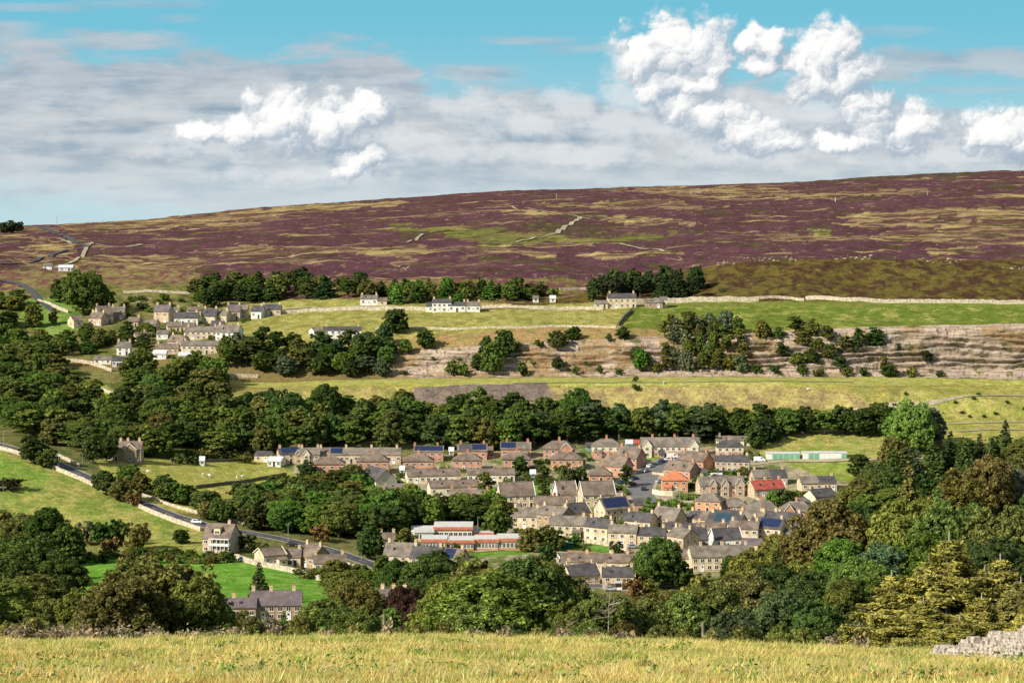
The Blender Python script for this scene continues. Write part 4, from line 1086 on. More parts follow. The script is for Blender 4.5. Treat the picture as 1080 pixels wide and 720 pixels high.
    HN[0] += 1
    return root
h_ = house
# ---- upper brick estate, back rows
h_(307,489,24,11,6,'tan_stone','roof_slate','small stone house with dark solar roof at the left end of the upper estate',yaw=14,solar=(.1,.9,'solar'),fg=[(.32,.3)])
h_(327,490,20,11,7,'cream_stone','roof_grey','grey roofed house with bay gable beside the big dark bush at left of the estate',yaw=5,fg=[(-.2,.36)])
h_(378,489,90,10,7,'tan_stone','roof_grey','long grey roofed terrace with one blue solar patch at the left of the estate',name='terraced_row',cat='terrace',solar=(.17,.31,'solar'),chim=(-.45,-.15,.15,.45),wins=18)
h_(346,503,34,14,8,'brick','roof_brown','leftmost red brick hip roofed house below the long grey terrace',typ='hip')
h_(393,500,34,14,9,'brick','roof_brown','second red brick hip roofed house from the left below the long grey terrace',typ='hip')
h_(441,499,32,13,8,'brick','roof_brown','brick hip roofed house below the left row of blue solar panels',typ='hip')
h_(452,487,31,11,6,'brick','roof_grey','brick semi fully roofed with bright blue solar panels, leftmost along the estate top',solar=(.02,.98,'solar'),chim=(-.48,.3))
h_(493,497,30,12,8,'brick','roof_brown','brick hip roofed house below the half black half blue solar roof',typ='hip')
h_(498,485,31,10,7,'brick','roof_grey','brick semi whose roof is half black and half blue solar panels',solar=(.5,.98,'solar'),split=(.04,.5,'roof_slate'),chim=(-.4,.4))
h_(544,483,32,10,7,'brick','roof_grey','brick semi with blue solar panels on the left half of a grey roof',solar=(0,.5,'solar'),chim=(-.3,.4))
h_(545,496,30,12,8,'brick','roof_brown','brick hip roofed house beside a dark round tree in mid estate',typ='hip')
h_(590,484,34,11,9,'brick','roof_brown','brick hip roofed house with one projecting gable at the wood edge',typ='hip',fg=[(.22,.36)])
h_(598,496,34,12,8,'orange_brick','roof_brown','orange brick hip roofed house in front of the gabled brick house',typ='hip')
h_(640,482,31,12,8,'brick','roof_grey','grey hip roofed house cream above and brick below at the top of the estate',typ='hip',band='render_cream')
h_(707,482,62,12,9,'brick','roof_grey','long grey roofed row with two cream front gables at the head of the estate road',name='terraced_row',cat='terrace',band='render_cream',fg=[(-.40,.16),(.40,.16)],wins=10,chim=(-.3,.08,.4))
h_(770,482,28,11,8,'brick','roof_slate','slate hip roofed house cream above and brick below left of the dark tree',typ='hip',band='render_cream')
h_(772,498,36,12,6,'tan_stone','roof_slate','wide tan house with slate roof and dark right gable beside the white van',yaw=-8,wins=6)
h_(776,470,40,6,4,'render_cream','roof_grey','low grey roofed building half hidden at the wood edge above the slate hip house',name='bungalow',cat='house',storeys=1)
h_(634,509,24,8,10,'orange_brick','roof_brown','small brick house with steep brown roof lowest on the left of the estate road',typ='hip')
h_(646,501,22,10,11,'brick','roof_brown','brown roofed brick house middle of the three stepping up left of the estate road',yaw=-35)
h_(660,493,22,11,11,'brick','roof_brown','brown roofed brick house uppermost of the three left of the estate road',yaw=-35)
h_(712,519,27,13,9,'orange_brick','roof_orange','bright orange brick house with orange hip roof right of the estate road',typ='hip')
h_(714,504,26,9,9,'brick','roof_brown','brown roofed brick house directly behind the bright orange one',yaw=-38)
h_(728,495,26,10,9,'brick','roof_brown','brown roofed brick house furthest up right of the estate road',yaw=-38)
h_(748,492,12,8,4,'orange_brick','roof_brown','tiny orange brick outbuilding between brown roofs and slate roofed house',name='outhouse',cat='outbuilding',wins=1,storeys=1,chim=())
# ---- cream bungalow rows
h_(458,510,56,9,7,'render_cream','roof_brown','long low cream row with brown roof, upper left of the cream rows',yaw=10,name='terraced_row',cat='terrace',chim=(0.1,),wins=9)
h_(518,508,50,8,6,'render_cream','roof_brown','long low cream row with brown roof, upper right of the cream rows',yaw=4,name='terraced_row',cat='terrace',chim=(),wins=8)
h_(480,523,52,10,7,'render_cream','roof_brown','low cream row with brown roof split by a parapet, middle of three stacked rows',yaw=12,name='terraced_row',cat='terrace',chim=(.1,),wins=7)
h_(494,537,40,12,9,'brick','roof_brown','brown roofed row with bare brick gable above the tall green trees',yaw=-6,name='terraced_row',cat='terrace',chim=(-.47,0,.47),wins=5)
h_(387,514,22,9,13,'render_cream','roof_slate','cream house turned to show its broad pale gable left of the cream rows',yaw=-58,chim=(),d=9.5,wins=2)
h_(419,521,24,6,4,'render_cream','roof_grey','low grey roofed outbuilding beside the broad cream gable',name='outhouse',cat='outbuilding',storeys=1,chim=())
h_(546,536,36,14,14,'cream_stone','roof_brown','large cream stone house with tall brown roof and white left gable at mid village',yaw=12,verge='render_white',wh=1.5,d=9,chim=())
h_(599,531,20,10,14,'render_white','roof_brown','narrow white gabled house with steep brown roof between two large ones',yaw=14,verge='render_white',d=9,chim=())
h_(632,534,34,13,14,'cream_stone','roof_brown','large cream house with tall brown roof and white gable right of the narrow one',yaw=12,verge='render_white',d=9,chim=())
h_(584,542,42,11,8,'brown_stone','roof_brown','brown stone house with long brown roof and one red chimney',yaw=-6,chim=(0.0,),chm='roof_red')
h_(613,549,20,9,10,'cream_stone','roof_slate','small slate roofed house with cream coped gable below the narrow white one',yaw=32,verge='render_cream')
h_(652,550,28,14,12,'cream_stone','roof_brown','tall cream stone house with a strip of blue solar panels by the small brick outhouse',yaw=32,solar=(.05,.95,'solar'))
h_(674,541,10,9,6,'brick','roof_slate','little brick outhouse with dark roof at the foot of the estate road',name='outhouse',cat='outbuilding',wins=1,storeys=1,chim=())
# ---- lower stone town
h_(536,551,22,12,9,'cream_stone','roof_brown','cream cottage with brown roof at the left end of the lower town',yaw=-12)
h_(553,557,28,13,9,'cream_stone','roof_grey','cream cottage with grey roof next to the big bare stone gable',yaw=-12)
h_(579,562,26,20,9,'brown_stone','roof_grey','big brown stone house with tall bare gable in the lower town',yaw=-38)
h_(598,567,38,14,9,'cream_stone','roof_grey','long cream stone house with grey roof directly above the small lawn',yaw=-10,wins=5)
h_(628,572,24,17,9,'cream_stone','roof_slate','tall cream house whose brown right gable faces the lane beside the lawn',yaw=-35)
h_(656,576,30,15,8,'cream_stone','roof_grey','cream terraced house left one of two facing the lane right of the lawn',yaw=-12)
h_(686,577,28,13,8,'cream_stone','roof_slate','cream terraced house right one of two facing the lane behind the great round tree',yaw=-12)
h_(671,558,28,9,9,'pale_stone','roof_slate','pale house with slate roof behind the pair facing the lane',yaw=-28)
h_(699,557,24,10,13,'tan_stone','roof_grey','tan stone house with a wide right gable and skylight behind the terraces',yaw=-40)
h_(716,566,34,9,6,'pale_stone','roof_slate','pale low house with slate roof in the middle of the lower town',yaw=-10)
h_(712,585,16,20,9,'tan_stone','roof_grey','tall narrow stone gable house right of the great round tree',yaw=-50)
h_(732,582,30,14,12,'tan_stone','roof_slate','stone house with wide slate roof right of the tall narrow gable',yaw=8,wh=1.5)
h_(737,557,26,10,8,'tan_stone','roof_brown','stone house with two tone brown roof left of the teal solar roof',yaw=-30,split=(0,.45,'roof_slate'))
h_(762,561,34,10,10,'tan_stone','roof_slate','stone house with a teal solar roof in the lower town',yaw=-30,solar=(.2,.72,'solar_teal'))
h_(749,568,30,10,7,'pale_stone','roof_brown','pale house with brown roof just above the white house',yaw=-10)
h_(784,572,30,15,8,'cream_stone','roof_brown','cream terraced house with brown roof behind the white house',yaw=-12)
h_(806,571,32,15,10,'cream_stone','roof_slate','cream house with a navy solar roof at the tree edge of the lower town',yaw=-28,solar=(.3,.95,'solar'))
h_(768,552,28,7,7,'pale_stone','roof_slate','pale house with slate roof behind the teal solar roof',yaw=-25)
h_(791,555,26,9,7,'cream_stone','roof_grey','cream house with grey roof in the third row of the lower town',yaw=-22)
h_(809,556,22,8,8,'render_cream','roof_slate','cream house with blue grey roof in the third row of the lower town',yaw=-25)
h_(827,559,28,9,10,'pale_stone','roof_slate','pale house with dark slate roof right of the blue grey one',yaw=-25)
h_(848,566,26,8,10,'pale_stone','roof_slate','rightmost slate roofed house of the lower town against the olive trees',yaw=-25)
h_(834,573,26,9,9,'pale_stone','roof_purple','purple slate roofed house with brick chimney against the yellow green tree',yaw=-25,chm='brick')
h_(768,578,29,10,11,'render_white','roof_slate','bright white rendered house with smooth dark slate roof',yaw=12,verge='render_white',chim=(),wins=3)
h_(792,581,20,7,6,'pale_stone','roof_purple','small purple roofed outbuilding right of the bright white house',name='outhouse',cat='outbuilding',wins=1,chim=(),yaw=-12)
h_(763,602,68,16,11,'cream_stone','roof_grey','long two storey stone terrace in front of the bright white house',name='terraced_row',cat='terrace',yaw=8,chim=(-.32,.02,.4),wins=9,d=8.5,wh=1.5)
h_(722,600,18,12,9,'tan_stone','roof_brown','small stone house set back at the left end of the long stone terrace',yaw=-20)
h_(630,603,76,11,8,'cream_stone','roof_brown','long brown roofed cream terrace below the small lawn',name='terraced_row',cat='terrace',yaw=-3,chim=(-.15,.2,.42),wins=9)
h_(617,617,32,11,11,'cream_stone','roof_slate','slate roofed house with coped cream gable in front of the brown roofed terrace',yaw=22,verge='render_cream')
h_(652,621,34,14,9,'tan_stone','roof_slate','stone house with white doors and slate roof at the bottom of the town',yaw=-2,verge='render_cream',porch=True)
h_(594,611,14,11,7,'pale_stone','roof_grey','narrow pale house at the left end of the bottom rows half behind trees',yaw=0,wins=2)
# ---- upper right
h_(762,524,48,13,9,'tan_stone','roof_grey','wide stone row with dormer gables and a cream left gable',yaw=10,fg=[(-.22,.16),(.05,.16),(.38,.2)],name='terraced_row',cat='terrace')
h_(746,541,26,13,10,'orange_brick','roof_grey','orange brick house with grey hip roof below the stone row with dormers',typ='hip',yaw=-20)
h_(775,541,28,7,10,'brick','roof_grey','brick house with pyramid grey roof second from left of the hip roofed four',typ='hip')
h_(804,546,38,8,11,'brick','roof_grey','brick house with wide grey hip roof third of the hip roofed four',typ='hip')
h_(841,549,36,10,11,'orange_brick','roof_grey','orange brick house with hip roof and small front gable, rightmost of the hip roofed four',typ='hip',fg=[(-.25,.3)])
h_(813,511,36,8,8,'tan_stone','roof_grey','grey and slate roofed pair behind the red roof',yaw=10,split=(.5,1,'roof_slate'))
h_(812,524,34,9,9,'tan_stone','roof_red','house with a bright red tiled roof and large cream gable',yaw=22,chim=(-.45,0,.45),verge='render_cream')
h_(864,518,38,9,7,'cream_stone','roof_grey','pair with half grey half slate roof beside the garage field',yaw=8,split=(.5,1,'roof_slate'))
h_(871,533,24,10,8,'render_cream','roof_slate','cream house with dark slate roof and plain broad left gable by the garage field',yaw=30,wins=3)
h_(851,538,10,8,6,'render_white','roof_grey','tiny white gabled house between bushes left of the cream slate house',yaw=40,wins=1,chim=())
h_(908,526,40,8,7,'render_cream','roof_slate','cream bungalow with slate hip roof at the far right of the village',typ='hip',name='bungalow',cat='bungalow',fg=[(.3,.24)],storeys=1)
# ---- left of the village
h_(228,583,30,16,15,'tan_stone','roof_brown','tall detached house with brown roof, white dormer and veranda beside the valley road',yaw=-14,dormer=1,veranda=True,d=10,chim=(.3,),wins=4)
h_(290,597,22,12,8,'cream_stone','roof_brown','cream cottage with sunlit gable above the bright green field',yaw=30,verge='render_cream',chim=())
h_(306,597,22,10,8,'cream_stone','roof_brown','cottage with white porch right of the sunlit gable above the green field',porch=True,chim=(.4,))
h_(322,598,18,12,12,'brown_stone','roof_brown','stone cottage with rough brown gable turned to the right above the green field',yaw=-45)
h_(348,603,34,10,8,'render_cream','roof_brown','low cream cottage with white conservatory at the right end of the field',yaw=8,porch=True)
h_(245,655,50,14,9,'brown_stone','roof_purple','lower left half of the purple slate terrace below the green field',name='terraced_row',cat='terrace',D=652,yaw=3,chim=(-.42,.02),wins=6)
h_(291,657,54,17,14,'brown_stone','roof_purple','taller right half of the purple slate terrace below the green field',name='terraced_row',cat='terrace',D=655,yaw=3,chim=(-.45,-.1,.35),wins=6,door='white_paint')
h_(421,599,34,14,13,'tan_stone','roof_grey','grey roofed stone house left of the slate roofed row below the school',yaw=-16)
h_(448,602,32,14,12,'tan_stone','roof_slate','stone house with broad dark slate roof below the school',yaw=-16)
h_(472,604,24,14,12,'tan_stone','roof_brown','stone house with a solar panel on a brown roof below the school',yaw=-28,solar=(.2,.7,'solar'))
h_(410,578,16,7,9,'render_white','roof_brown','small white and brown roofed house among trees left of the school',yaw=10)
h_(412,655,30,26,11,'tan_stone','roof_purple','purple slate roofed house with three chimneys among the near trees',D=640,yaw=-10,chim=(-.4,0,.4),wins=3)
h_(130,487,38,14,8,'brown_stone','roof_brown','dark shaded house with white bargeboard gable in the trees by the valley road',fg=[(.2,.36)],chim=(-.1,.1,.42))  # darker wall colour stands in for shade from the trees
# ---- hillside village, upper left
g1 = dict(dmin=1150)
h_(170,340,16,12,7,'tan_stone','roof_purple','tall tan brick house at the top left of the hillside village',yaw=-14,wins=2,**g1)
h_(196,343,25,8,6,'render_white','roof_slate','white cottage with slate roof in the top row of the hillside village',**g1)
h_(220,341,14,8,8,'cream_stone','roof_slate','cream gabled cottage right of the top white cottage on the hillside',yaw=-12,wins=2,**g1)
h_(246,338,14,10,7,'tan_stone','roof_purple','stone house at the right of the hillside village beside the wood',wins=2,**g1)
h_(257,336,8,9,6,'tan_stone','roof_grey','narrow stone annexe at the wood edge of the hillside village',wins=1,chim=(),**g1)
h_(286,333,20,7,5,'tan_stone','roof_slate','low dark house at the start of the cottage lane',**g1)
h_(212,358,34,9,5,'cream_stone','roof_grey','wide cream house in the middle row of the hillside village',wins=6,**g1)
h_(239,359,24,9,8,'render_white','roof_grey','white house with tall grey roof right of the wide cream house on the hillside',yaw=-16,**g1)
h_(171,358,12,6,4,'render_white','roof_grey','very small white cottage left in the middle row of the hillside village',wins=2,chim=(),**g1)
h_(184,367,16,7,7,'tan_stone','roof_brown','tan cottage with gable left of the long cream row on the hillside',yaw=-30,wins=2,**g1)
h_(212,374,42,10,5,'cream_stone','roof_grey','long cream row at the front of the hillside village',name='terraced_row',cat='terrace',wins=7,**g1)
h_(176,374,24,7,5,'tan_stone','roof_brown','tan and brown cottage left end of the front hillside row',**g1)
h_(168,379,14,6,4,'render_white','roof_white','white lean cottage lowest on the left of the hillside village',wins=2,chim=(),**g1)
h_(130,375,14,9,6,'render_white','roof_grey','white cottage standing alone among trees left of the hillside village',wins=2,**g1)
h_(108,384,18,5,3,'render_white','roof_grey','low white building beside the lone white hillside cottage',wins=3,chim=(),storeys=1,**g1)
h_(124,387,11,7,4,'roof_white','roof_slate','glazed grey garden room below the lone white hillside cottage',wins=3,chim=(),storeys=1,name='outhouse',cat='outbuilding',**g1)
h_(100,343,14,8,6,'tan_stone','roof_brown','stone cottage left of three among the upper hillside trees',yaw=-20,wins=2,**g1)
h_(112,341,14,10,9,'tan_stone','roof_brown','steep gabled stone cottage middle of three among the upper hillside trees',yaw=30,wins=2,**g1)
h_(124,337,14,8,6,'brown_stone','roof_grey','grey roofed stone cottage right of three among the upper hillside trees',wins=2,**g1)
h_(83,346,9,8,6,'cream_stone','roof_brown','tiny cream gable at the edge of the green hillside paddock',yaw=35,wins=1,chim=(),**g1)
h_(50,284,9,3,2,'render_white','roof_grey','low pale farm shed on the moor side left of the white tent',wins=2,chim=(),storeys=1,dmin=1350,name='shed',cat='shed')
h_(69,286,15,3,3,'roof_white','roof_white','white roofed farm building below the moor road',wins=2,chim=(),dmin=1350,storeys=1,name='barn',cat='barn')
h_(389,322,18,7,4,'render_white','roof_grey','white cottage above the lane left of centre on the hillside',wins=3,dmin=1250)
h_(403,322,10,5,3,'pale_stone','roof_brown','low outbuilding attached right of the white lane cottage',wins=1,chim=(),storeys=1,dmin=1250,name='outhouse',cat='outbuilding')
h_(466,329,20,10,4,'render_white','roof_slate','tallest part of the white farm cottages in the centre of the hillside',wins=4,dmin=1250)
h_(482,329,18,7,4,'render_white','roof_slate','middle lower wing of the white farm cottages on the hillside',wins=3,dmin=1250)
h_(499,329,14,7,4,'render_white','roof_grey','right hand end of the white farm cottages on the hillside',wins=3,dmin=1250)
h_(454,329,9,6,4,'render_white','roof_slate','left hand lean end of the white farm cottages on the hillside',wins=1,chim=(),dmin=1250)
h_(361,357,40,9,4,'render_white','roof_slate','long white house with black roof at the edge of the hillside pasture',wins=6,yaw=3,dmin=1200,door='white_paint')
h_(336,356,9,7,4,'render_white','roof_grey','small white annexe left of the long white house by the pasture',wins=1,chim=(),yaw=25,dmin=1200)
h_(656,325,30,11,5,'cream_stone','roof_slate','stone farmhouse in front of the dark pines below the moor',wins=5,dmin=1250,yaw=2)
h_(634,325,14,5,3,'pale_stone','roof_grey','low stone outbuilding left of the stone farmhouse',wins=2,chim=(),storeys=1,dmin=1250,name='outhouse',cat='outbuilding')
h_(690,325,18,6,4,'brown_stone','roof_grey','ruined stone barn right of the stone farmhouse',wins=2,chim=(),storeys=1,dmin=1250,name='barn',cat='barn')
h_(700,325,7,9,2,'cream_stone','roof_grey','pale stone tower end of the ruined barn by the farmhouse',wins=1,chim=(),storeys=1,dmin=1250,name='outhouse',cat='outbuilding')
h_(565,319,6,3,2,'render_white','roof_grey','left one of two tiny white sheds by the hillside trees',wins=1,chim=(),storeys=1,dmin=1250,name='shed',cat='shed',d=3)
h_(583,319,6,3,2,'render_white','roof_white','right one of two tiny white sheds by the hillside trees',wins=1,chim=(),storeys=1,dmin=1250,name='shed',cat='shed',d=3)
for (u, v, wp, ep, rp, wl, rf_, yw, lb) in ((158,350,13,8,5,'tan_stone','roof_grey',-10,'stone cottage at the left of the middle hillside row'),(184,350,14,6,5,'cream_stone','roof_brown',12,'cream cottage behind the small white hillside cottage'),(229,349,13,6,5,'render_white','roof_slate',0,'white cottage between the top row and the tall grey roof on the hillside'),
    (199,350,12,6,4,'tan_stone','roof_brown',0,'stone cottage right behind the wide cream hillside house'),(233,340,12,8,5,'pale_stone','roof_grey',-14,'pale cottage squeezed into the top hillside row'),(205,333,14,6,4,'tan_stone','roof_brown',10,'brown roofed cottage above the top white hillside cottage'),(183,334,12,6,4,'brown_stone','roof_grey',0,'dark stone cottage above the left of the top hillside row'),
    (270,336,11,8,6,'render_white','roof_slate',-12,'white house beside the wood at the right of the hillside village'),(246,368,15,7,5,'render_white','roof_grey',-20,'white cottage at the right end of the front hillside row'),(150,362,12,7,5,'tan_stone','roof_brown',20,'tan cottage among trees left of the front hillside row'),(196,380,16,5,4,'pale_stone','roof_white',0,'low pale lean building below the long cream hillside row'),(140,345,12,6,5,'brown_stone','roof_brown',-10,'brown cottage among trees left of the tall tan house')):
    h_(u, v, wp, ep, rp, wl, rf_, lb, yaw=yw, wins=2, dmin=1150, chim=(.35,))
h_(276,487,16,7,3,'pale_stone','roof_slate','low flat roofed garage row at the left tip of the estate',wins=2,chim=(),storeys=1,name='outhouse',cat='outbuilding',yaw=-12)
h_(289,492,14,6,2,'render_white','roof_white','white conservatory like outhouse at the left tip of the estate',wins=3,chim=(),storeys=1,name='outhouse',cat='outbuilding',yaw=-12)
h_(213,491,5,3,1,'render_white','roof_white','tiny white hut at the top edge of the mid pasture',wins=1,chim=(),storeys=1,name='shed',cat='shed',d=2.5)
for (u, v, wp, c, rc, lb) in ((621,476,8,'teal_paint','roof_slate','teal garden shed left of the cream and brick hip house'),(664,473,10,'teal_paint','roof_white','pale teal shed left of the bright red roofed shed'),(673,473,12,'shed_wood','roof_red','bright red roofed shed at the wood edge behind the estate'),
    (476,481,6,'render_white','roof_white','white garden shed between the two solar roofed brick semis'),(517,480,7,'shed_wood','roof_brown','brown garden shed right of the black and blue solar roof'),(698,484,7,'shed_wood','roof_slate','brown shed beside the head of the estate road'),
    (372,502,7,'shed_wood','roof_slate','brown garden shed between the two left brick houses'),(424,501,6,'render_white','roof_white','small white shed between two brick houses'),(743,504,7,'teal_paint','roof_slate','teal shed by the allotment greenhouses'),
    (584,520,8,'render_cream','roof_grey','cream garden outhouse on a yellow lawn'),(562,505,7,'teal_paint','roof_white','teal shed between brick houses in mid estate'),(820,533,6,'shed_wood','roof_brown','brown shed in the bushes below the red roof')):
    h_(u, v, wp*.8, 3.8, 1.6, c, rc, lb, wins=1, chim=(), storeys=1, name='shed', cat='shed', d=3)

# ---- school
def flat_block(parent, u, v, wpx, hpx, d, nwin, wall='render_cream', fascia=True, name='wing', row=1, plinth=False, x0=None):
    s, t = ray(u, v); px, py, pz = parent.location; x, y, z = ground(u, v)
    k = y/F; w = wpx*k; hh = hpx*k
    lx, ly, lz = x-px, y-py, z-pz
    mb = MB(); mb.box(lx-w/2, lx+w/2, ly, ly+d, lz-2, lz+hh-1.05, M[wall])
    if plinth: mb.box(lx-w/2-.02, lx+w/2+.02, ly-.03, ly+.2, lz-2, lz+1.0, M['orange_brick'])
    wl = mb.build(name, parent)
    m2 = MB(); m2.box(lx-w/2-.4, lx+w/2+.4, ly-.5, ly+d+.3, lz+hh-1.05, lz+hh, M['red_fascia'] if fascia else M['flat_roof']); m2.build('fascia', wl)
    m3 = MB(); m3.box(lx-w/2-.3, lx+w/2+.3, ly-.4, ly+d+.2, lz+hh+.003, lz+hh+.12, M['flat_roof']); m3.build('flat_roof', wl)
    for i in range(nwin):
        link('window', window_mesh(w/nwin*.82, min(2.0, hh*.42)), wl, (lx-w/2+w*(i+.5)/nwin, ly-.02, lz+(hh-1.05)*.56))
    KEEP.append((x, y+d/2, max(w, d)*.5+2))
sx_, sy_, sz_ = ground(490, 580)
school = empty('school', (sx_, sy_, sz_)); tag(school, 'flat roofed school with bright orange red fascias and long rows of windows', 'school')
flat_block(school, 478, 571, 40, 16, 12, 8)
flat_block(school, 509, 571, 22, 10, 10, 4)
flat_block(school, 458, 580, 26, 12, 9, 7, plinth=True)
flat_block(school, 487, 580, 25, 11, 9, 7, plinth=True)
flat_block(school, 513, 580, 25, 12, 9, 7, plinth=True)
flat_block(school, 540, 580, 30, 13, 10, 7, plinth=True)
flat_block(school, 447, 571, 20, 13, 9, 4, fascia=False)
h_(447,569,26,9,5,'render_white','roof_white','white roofed hall attached behind the left wing of the school',wins=3,chim=(),name='hall',cat='hall')
# ---- garages
def garages(u0, u1, v, label, cols):
    a = ground(u0, v); b = ground(u1, v); x0, y0, z0 = a; root = empty('garage_block', (x0, y0, min(a[2], b[2]))); tag(root, label, 'garages', 'lock up garage blocks on the field')
    L = b[0]-a[0]; n = len(cols); m = MB(); m.box(0, L, .2, 5.5, -1.5, 2.5, M['render_white']); m.build('wall', root)
    m = MB(); m.box(-.2, L+.2, 0, 5.7, 2.5, 2.72, M['roof_white']); m.build('roof', root)
    for i, c in enumerate(cols):
        m = MB(); m.box(L*i/n+.12, L*(i+1)/n-.12, .12, .198, -.1, 2.25, M[c])
        for q in range(3): m.box(L*i/n+.2, L*(i+1)/n-.2, .1, .12, .4+q*.6, .44+q*.6, M['steel'])
        m.build('door', root)
    KEEP.append(((a[0]+b[0])/2, y0+3, L/2))
garages(809, 844, 484.5, 'left block of lock up garages with mostly green doors at the field edge', ['white_paint','green_paint','green_paint','green_paint','green_paint','green_paint'])
garages(847, 894, 484, 'right block of lock up garages with mostly white doors at the field edge', ['white_paint','green_paint','green_paint','white_paint','white_paint','white_paint','white_paint','green_paint'])
# ---- bus shelter
x, y, z = ground(598, 579); sh = empty('bus_shelter', (x, y, z)); tag(sh, 'green framed bus shelter with pale roof beside the small lawn', 'shelter')
m = MB(); m.box(-2.1,2.1,-.9,1,2.3,2.42,M['green_paint']); m.build('roof', sh)
m = MB(); m.box(-2,2,.85,.9,0,2.3,M['dark_green']); m.build('back_panel', sh)
for q in (-2, -.7, .7, 2):
    m = MB(); m.box(q-.05,q+.05,-.8,-.7,-.3,2.3,M['dark_green']); m.build('post', sh)

# ================================================================ CARS
CARM = {}
def car(u, v, yaw, col, label, van=False, group='cars parked in the village', dmin=625, h=0):
    x, y, z = ground(u, v, dmin); z += .22+h
    key = (col, van)
    if key not in CARM:
        b = MB(); L, Wd = (5.0, 1.95) if van else (4.2, 1.75)
        if van:
            pr = [(-2.4,.3),(-2.4,1.95),(-2.2,2.1),(1.1,2.1),(1.9,1.2),(2.4,1.0),(2.5,.35)]
        else:
            pr = [(-2.1,.3),(-2.1,.85),(-1.85,.95),(-1.45,1.4),(.2,1.42),(.95,.95),(1.9,.82),(2.1,.6),(2.1,.3)]
        n = len(pr); vs = [(p[0], -Wd/2*(.86 if p[1] > 1.2 else 1), p[1]) for p in pr]+[(p[0], Wd/2*(.86 if p[1] > 1.2 else 1), p[1]) for p in pr]
        b.mesh(vs, [tuple(range(n)), tuple(range(2*n-1, n-1, -1))]+[(i, n+i, n+(i+1) % n, (i+1) % n) for i in range(n)], M[col])
        body = b.data('body'); gl = MB()
        if van: gl.face([(1.18,-.8,2.03),(1.18,.8,2.03),(1.88,.85,1.27),(1.88,-.85,1.27)], M['glass']); gl.box(.5,1.2,-.99,.99,1.3,1.85,M['glass'])
        else:
            for sg in (-1, 1): gl.face([(-1.35,sg*.885,.95),(.8,sg*.885,.95),(.2,sg*.775,1.37),(-1.25,sg*.775,1.37)][::sg], M['glass'])
            gl.face([(.27,-.72,1.40),(.27,.72,1.40),(.93,.78,.99),(.93,-.78,.99)], M['glass']); gl.face([(-1.5,-.72,1.37),(-1.5,.72,1.37),(-1.84,.78,.99),(-1.84,-.78,.99)][::-1], M['glass'])
        wm = MB(); wm.cone((0,-.1,0),(0,.1,0),.33,.33,M['rubber'],10); wm.cone((0,-.115,0),(0,.115,0),.18,.18,M['steel'],8)
        CARM[key] = (body, gl.data('glazing'), wm.data('wheel'), Wd)
    body, gl, wm, Wd = CARM[key]
    o = empty('parked_van' if van else 'parked_car', (x, y, z), math.radians(yaw)); tag(o, label, 'van' if van else 'car', group)
    link('body', body, o); link('glazing', gl, o)
    for sx in (-1.35, 1.35):
        for sy in (-1, 1): link('wheel', wm, o, (sx, sy*(Wd/2-.1), .33))
for a in ((681,498,58,'car_silver','silver car parked on the left kerb of the estate road'),(686,493,58,'car_white','white car parked higher on the left kerb of the estate road'),
 (669,506,50,'car_blue','dark blue car parked on the left at the bend of the estate road'),(667,512,60,'car_black','black car parked on the left below the bend of the estate road'),(679,517,80,'car_black','black car driving up the lower estate road'),
 (699,488,20,'car_blue','blue car parked at the head of the estate road'),(706,486,15,'car_white','white car beside the cream gabled row'),(697,509,30,'car_silver','silver car parked in the drive of the orange brick house'),
 (655,510,10,'car_blue','dark car in the shade below the brown roofed houses'),(208,552,-22,'car_white','white car driving down the valley road toward the detached house'),(309,576,-15,'car_black','black car on the road above the cream cottages'),
 (394,589,5,'car_white','white car parked by the slate roofed row below the school'),(548,556,30,'car_silver','car parked beside the cream cottages at the left of the lower town'),(667,578,20,'car_silver','silver car in front of the two lane terraces'),
 (775,499,5,'car_silver','silver car in front of the wide tan house'),(728,504,0,'car_silver','silver car among the gardens right of the orange house'),(735,512,70,'car_red','red car in the gardens near the stone row'),(644,623,0,'car_silver','silver car outside the house with white doors'),
 (788,577,10,'car_black','black car beside the bright white house'),(258,592,-10,'car_blue','dark car by the garden wall right of the detached house'),(560,574,10,'car_blue','dark blue car at the right end of the school'),(700,614,5,'car_black','black car under the great tree by the retaining wall'),(716,612,5,'car_white','white car beside the road at the foot of the great tree')):
    car(*a)
car(801,487,-5,'car_white','white van parked left of the garage blocks',van=True)
car(709,483.5,8,'car_white','white van at the head of the estate road',van=True)

# ================================================================ POLES AND POSTS
def pole(u, v, hpx, label, kind='lamp', dmin=625, D=None, mat='steel', r=.085, lean=0):
    if D: s, t = ray(u, v); x, y = s*D, D; z = H(x, y)
    else: x, y, z = ground(u, v, dmin)
    hh = hpx*y/F; name = {'lamp':'street_lamp','pole':'utility_pole','mast':'radio_mast','post':'fence_post'}[kind]
    cat = {'lamp':'street lamp','pole':'pole','mast':'mast','post':'post'}[kind]
    if kind == 'post':
        m = MB(); m.cone((0,0,-.5),(lean,0,hh),r,r*.8,M[mat],8); o = m.build(name, None, (x,y,z)); return tag(o, label, cat)
    o = empty(name, (x, y, z)); tag(o, label, cat)
    m = MB(); m.cone((0,0,-.5),(lean,0,hh),r*1.3,r*.8,M[mat],6); m.build('shaft', o)
    if kind == 'lamp': m = MB(); m.box(-.05,.75,-.08,.08,hh-.05,hh+.06,M[mat]); m.build('lamp_head', o)
    if kind == 'pole':
        m = MB(); m.box(-1.1,1.1,-.09,.09,hh-.9,hh-.7,M['wood_pole']); m.build('crossarm', o)
        for q in (-.9, 0, .9): m = MB(); m.cone((q,0,hh-.7),(q,0,hh-.42),.09,.05,M['roof_white'],6); m.build('insulator', o)
    if kind == 'mast':
        for q in (.35, .6, .85): m = MB(); m.box(-1.0,1.0,-.1,.1,hh*q,hh*q+.3,M[mat]); m.build('crossarm', o)
